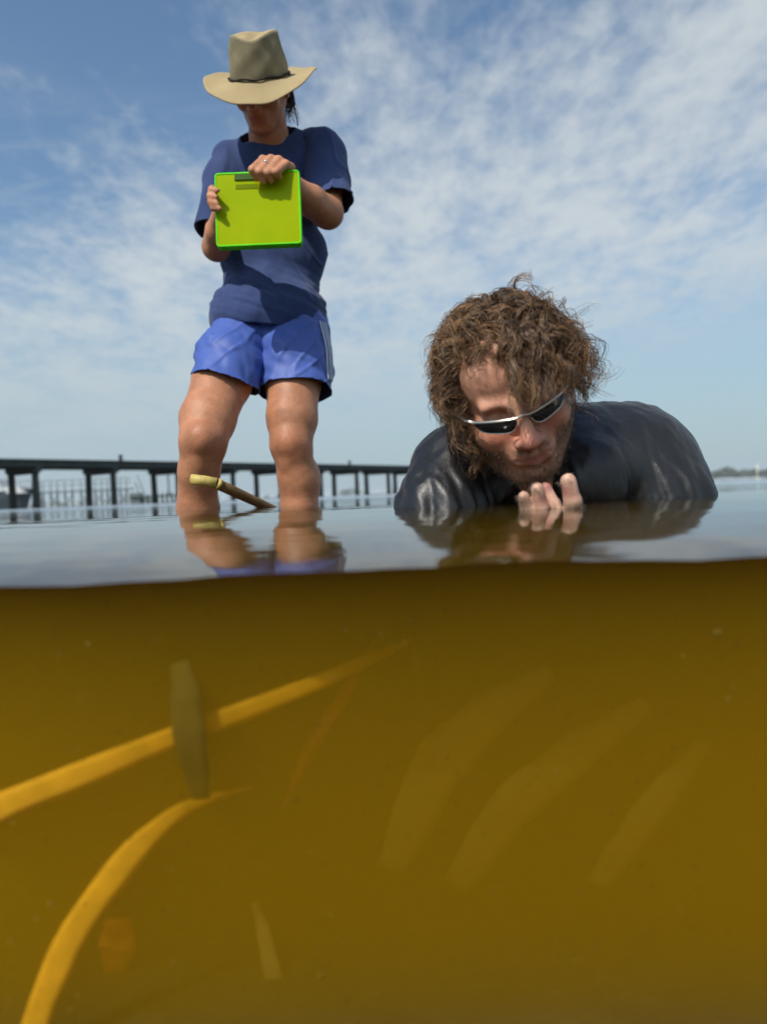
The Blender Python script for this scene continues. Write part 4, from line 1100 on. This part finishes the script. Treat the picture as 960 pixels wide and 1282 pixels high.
for (px, Y, L_, lb) in ((891.5, 420, 8.0, 'small white motor boat far off beside the black sleeve'), (943.5, 400, 5.5, 'small white boat far off at the foot of the pale mast')):
    p = P(px, 601, Y); B = empty('distant_boat', (p[0], Y, 0), lb, 'boat')
    V = []; F_ = []
    for i, t_ in enumerate(np.linspace(0, 1, 8)):
        w = (1.0 - t_ ** 3) * .9 + .05; top = .7 + .4 * t_
        for (yy, z) in ((-w * .5, -.2), (-w, top), (w, top), (w * .5, -.2)): V.append((p[0] + L_ * (t_ - .5), Y + yy, z))
    for i in range(7):
        for j in range(4): F_.append((i * 4 + j, i * 4 + (j + 1) % 4, i * 4 + 4 + (j + 1) % 4, i * 4 + 4 + j))
    F_ += [(0, 1, 2, 3), (31, 30, 29, 28)]
    mk('hull', V, F_, M_white, B, smooth=False)
    mb = MB(); mb.box((p[0] - L_ * .08, Y, 1.25), (L_ * .32, 1.0, .95)); mb.build('cabin', M_white, B)
p = P(948.3, 600, 380); MKR = empty('channel_marker', (p[0], 380, 0), 'tall pale yellow marker mast standing in the water near the right edge', 'marker')
mb = MB(); mb.tube([(p[0], 380, -.5), (p[0], 380, 8.2)], [.30, .24], 8); mb.build('mast', M_marker, MKR, True)
mb = MB(); mb.box((p[0], 380, .5), (1.2, 1.0, 1.2)); mb.build('base', M_marker, MKR)
# suspended silt: countless specks in the water near the lens
rg = np.random.RandomState(31); n = 5200
yy = WALL + .006 + .20 * rg.rand(n) ** 1.3; c = np.stack([(rg.rand(n) - .5) * 1.3 * yy, yy, -.05 - .42 * rg.rand(n) * yy / .6], axis=1)
r = (.00025 + .0005 * rg.rand(n) ** 3)[:, None]
tet = np.array([[1, 1, 1], [-1, -1, 1], [-1, 1, -1], [1, -1, -1]]) * 1.0
V = (c[:, None] + r[:, None] * tet[None] * (1 + .4 * rg.randn(n, 4, 3))).reshape(-1, 3); b4 = np.arange(n)[:, None] * 4
Q = np.concatenate([b4 + np.array(q) for q in ((0, 1, 2), (0, 3, 1), (0, 2, 3), (1, 3, 2))])
g_ = rg.rand(n, 1) < .55; T = np.where(g_, [.30, .20, .05], [.05, .035, .01]); M_silt = mat('floating_silt', rough=.9, attr='tint')
tag(mk('suspended_silt', V, [Q], M_silt, smooth=False, tint=np.repeat(T, 4, axis=0)), kind='stuff')

# sea haze
if HAZE:
    M_haze = bpy.data.materials.new('pale_sea_haze'); M_haze.use_nodes = True; N, L = M_haze.node_tree.nodes, M_haze.node_tree.links; N.clear()
    pv = N.new('ShaderNodeVolumePrincipled'); pv.inputs['Color'].default_value = (.86, .92, .97, 1); pv.inputs['Density'].default_value = HAZE
    o_ = N.new('ShaderNodeOutputMaterial'); L.new(pv.outputs[0], o_.inputs['Volume'])
    mb = MB(); mb.box((0, 900, 6.0), (12500, 13000, 14.6)); tag(mb.build('haze', M_haze), kind='stuff')
print('script done')
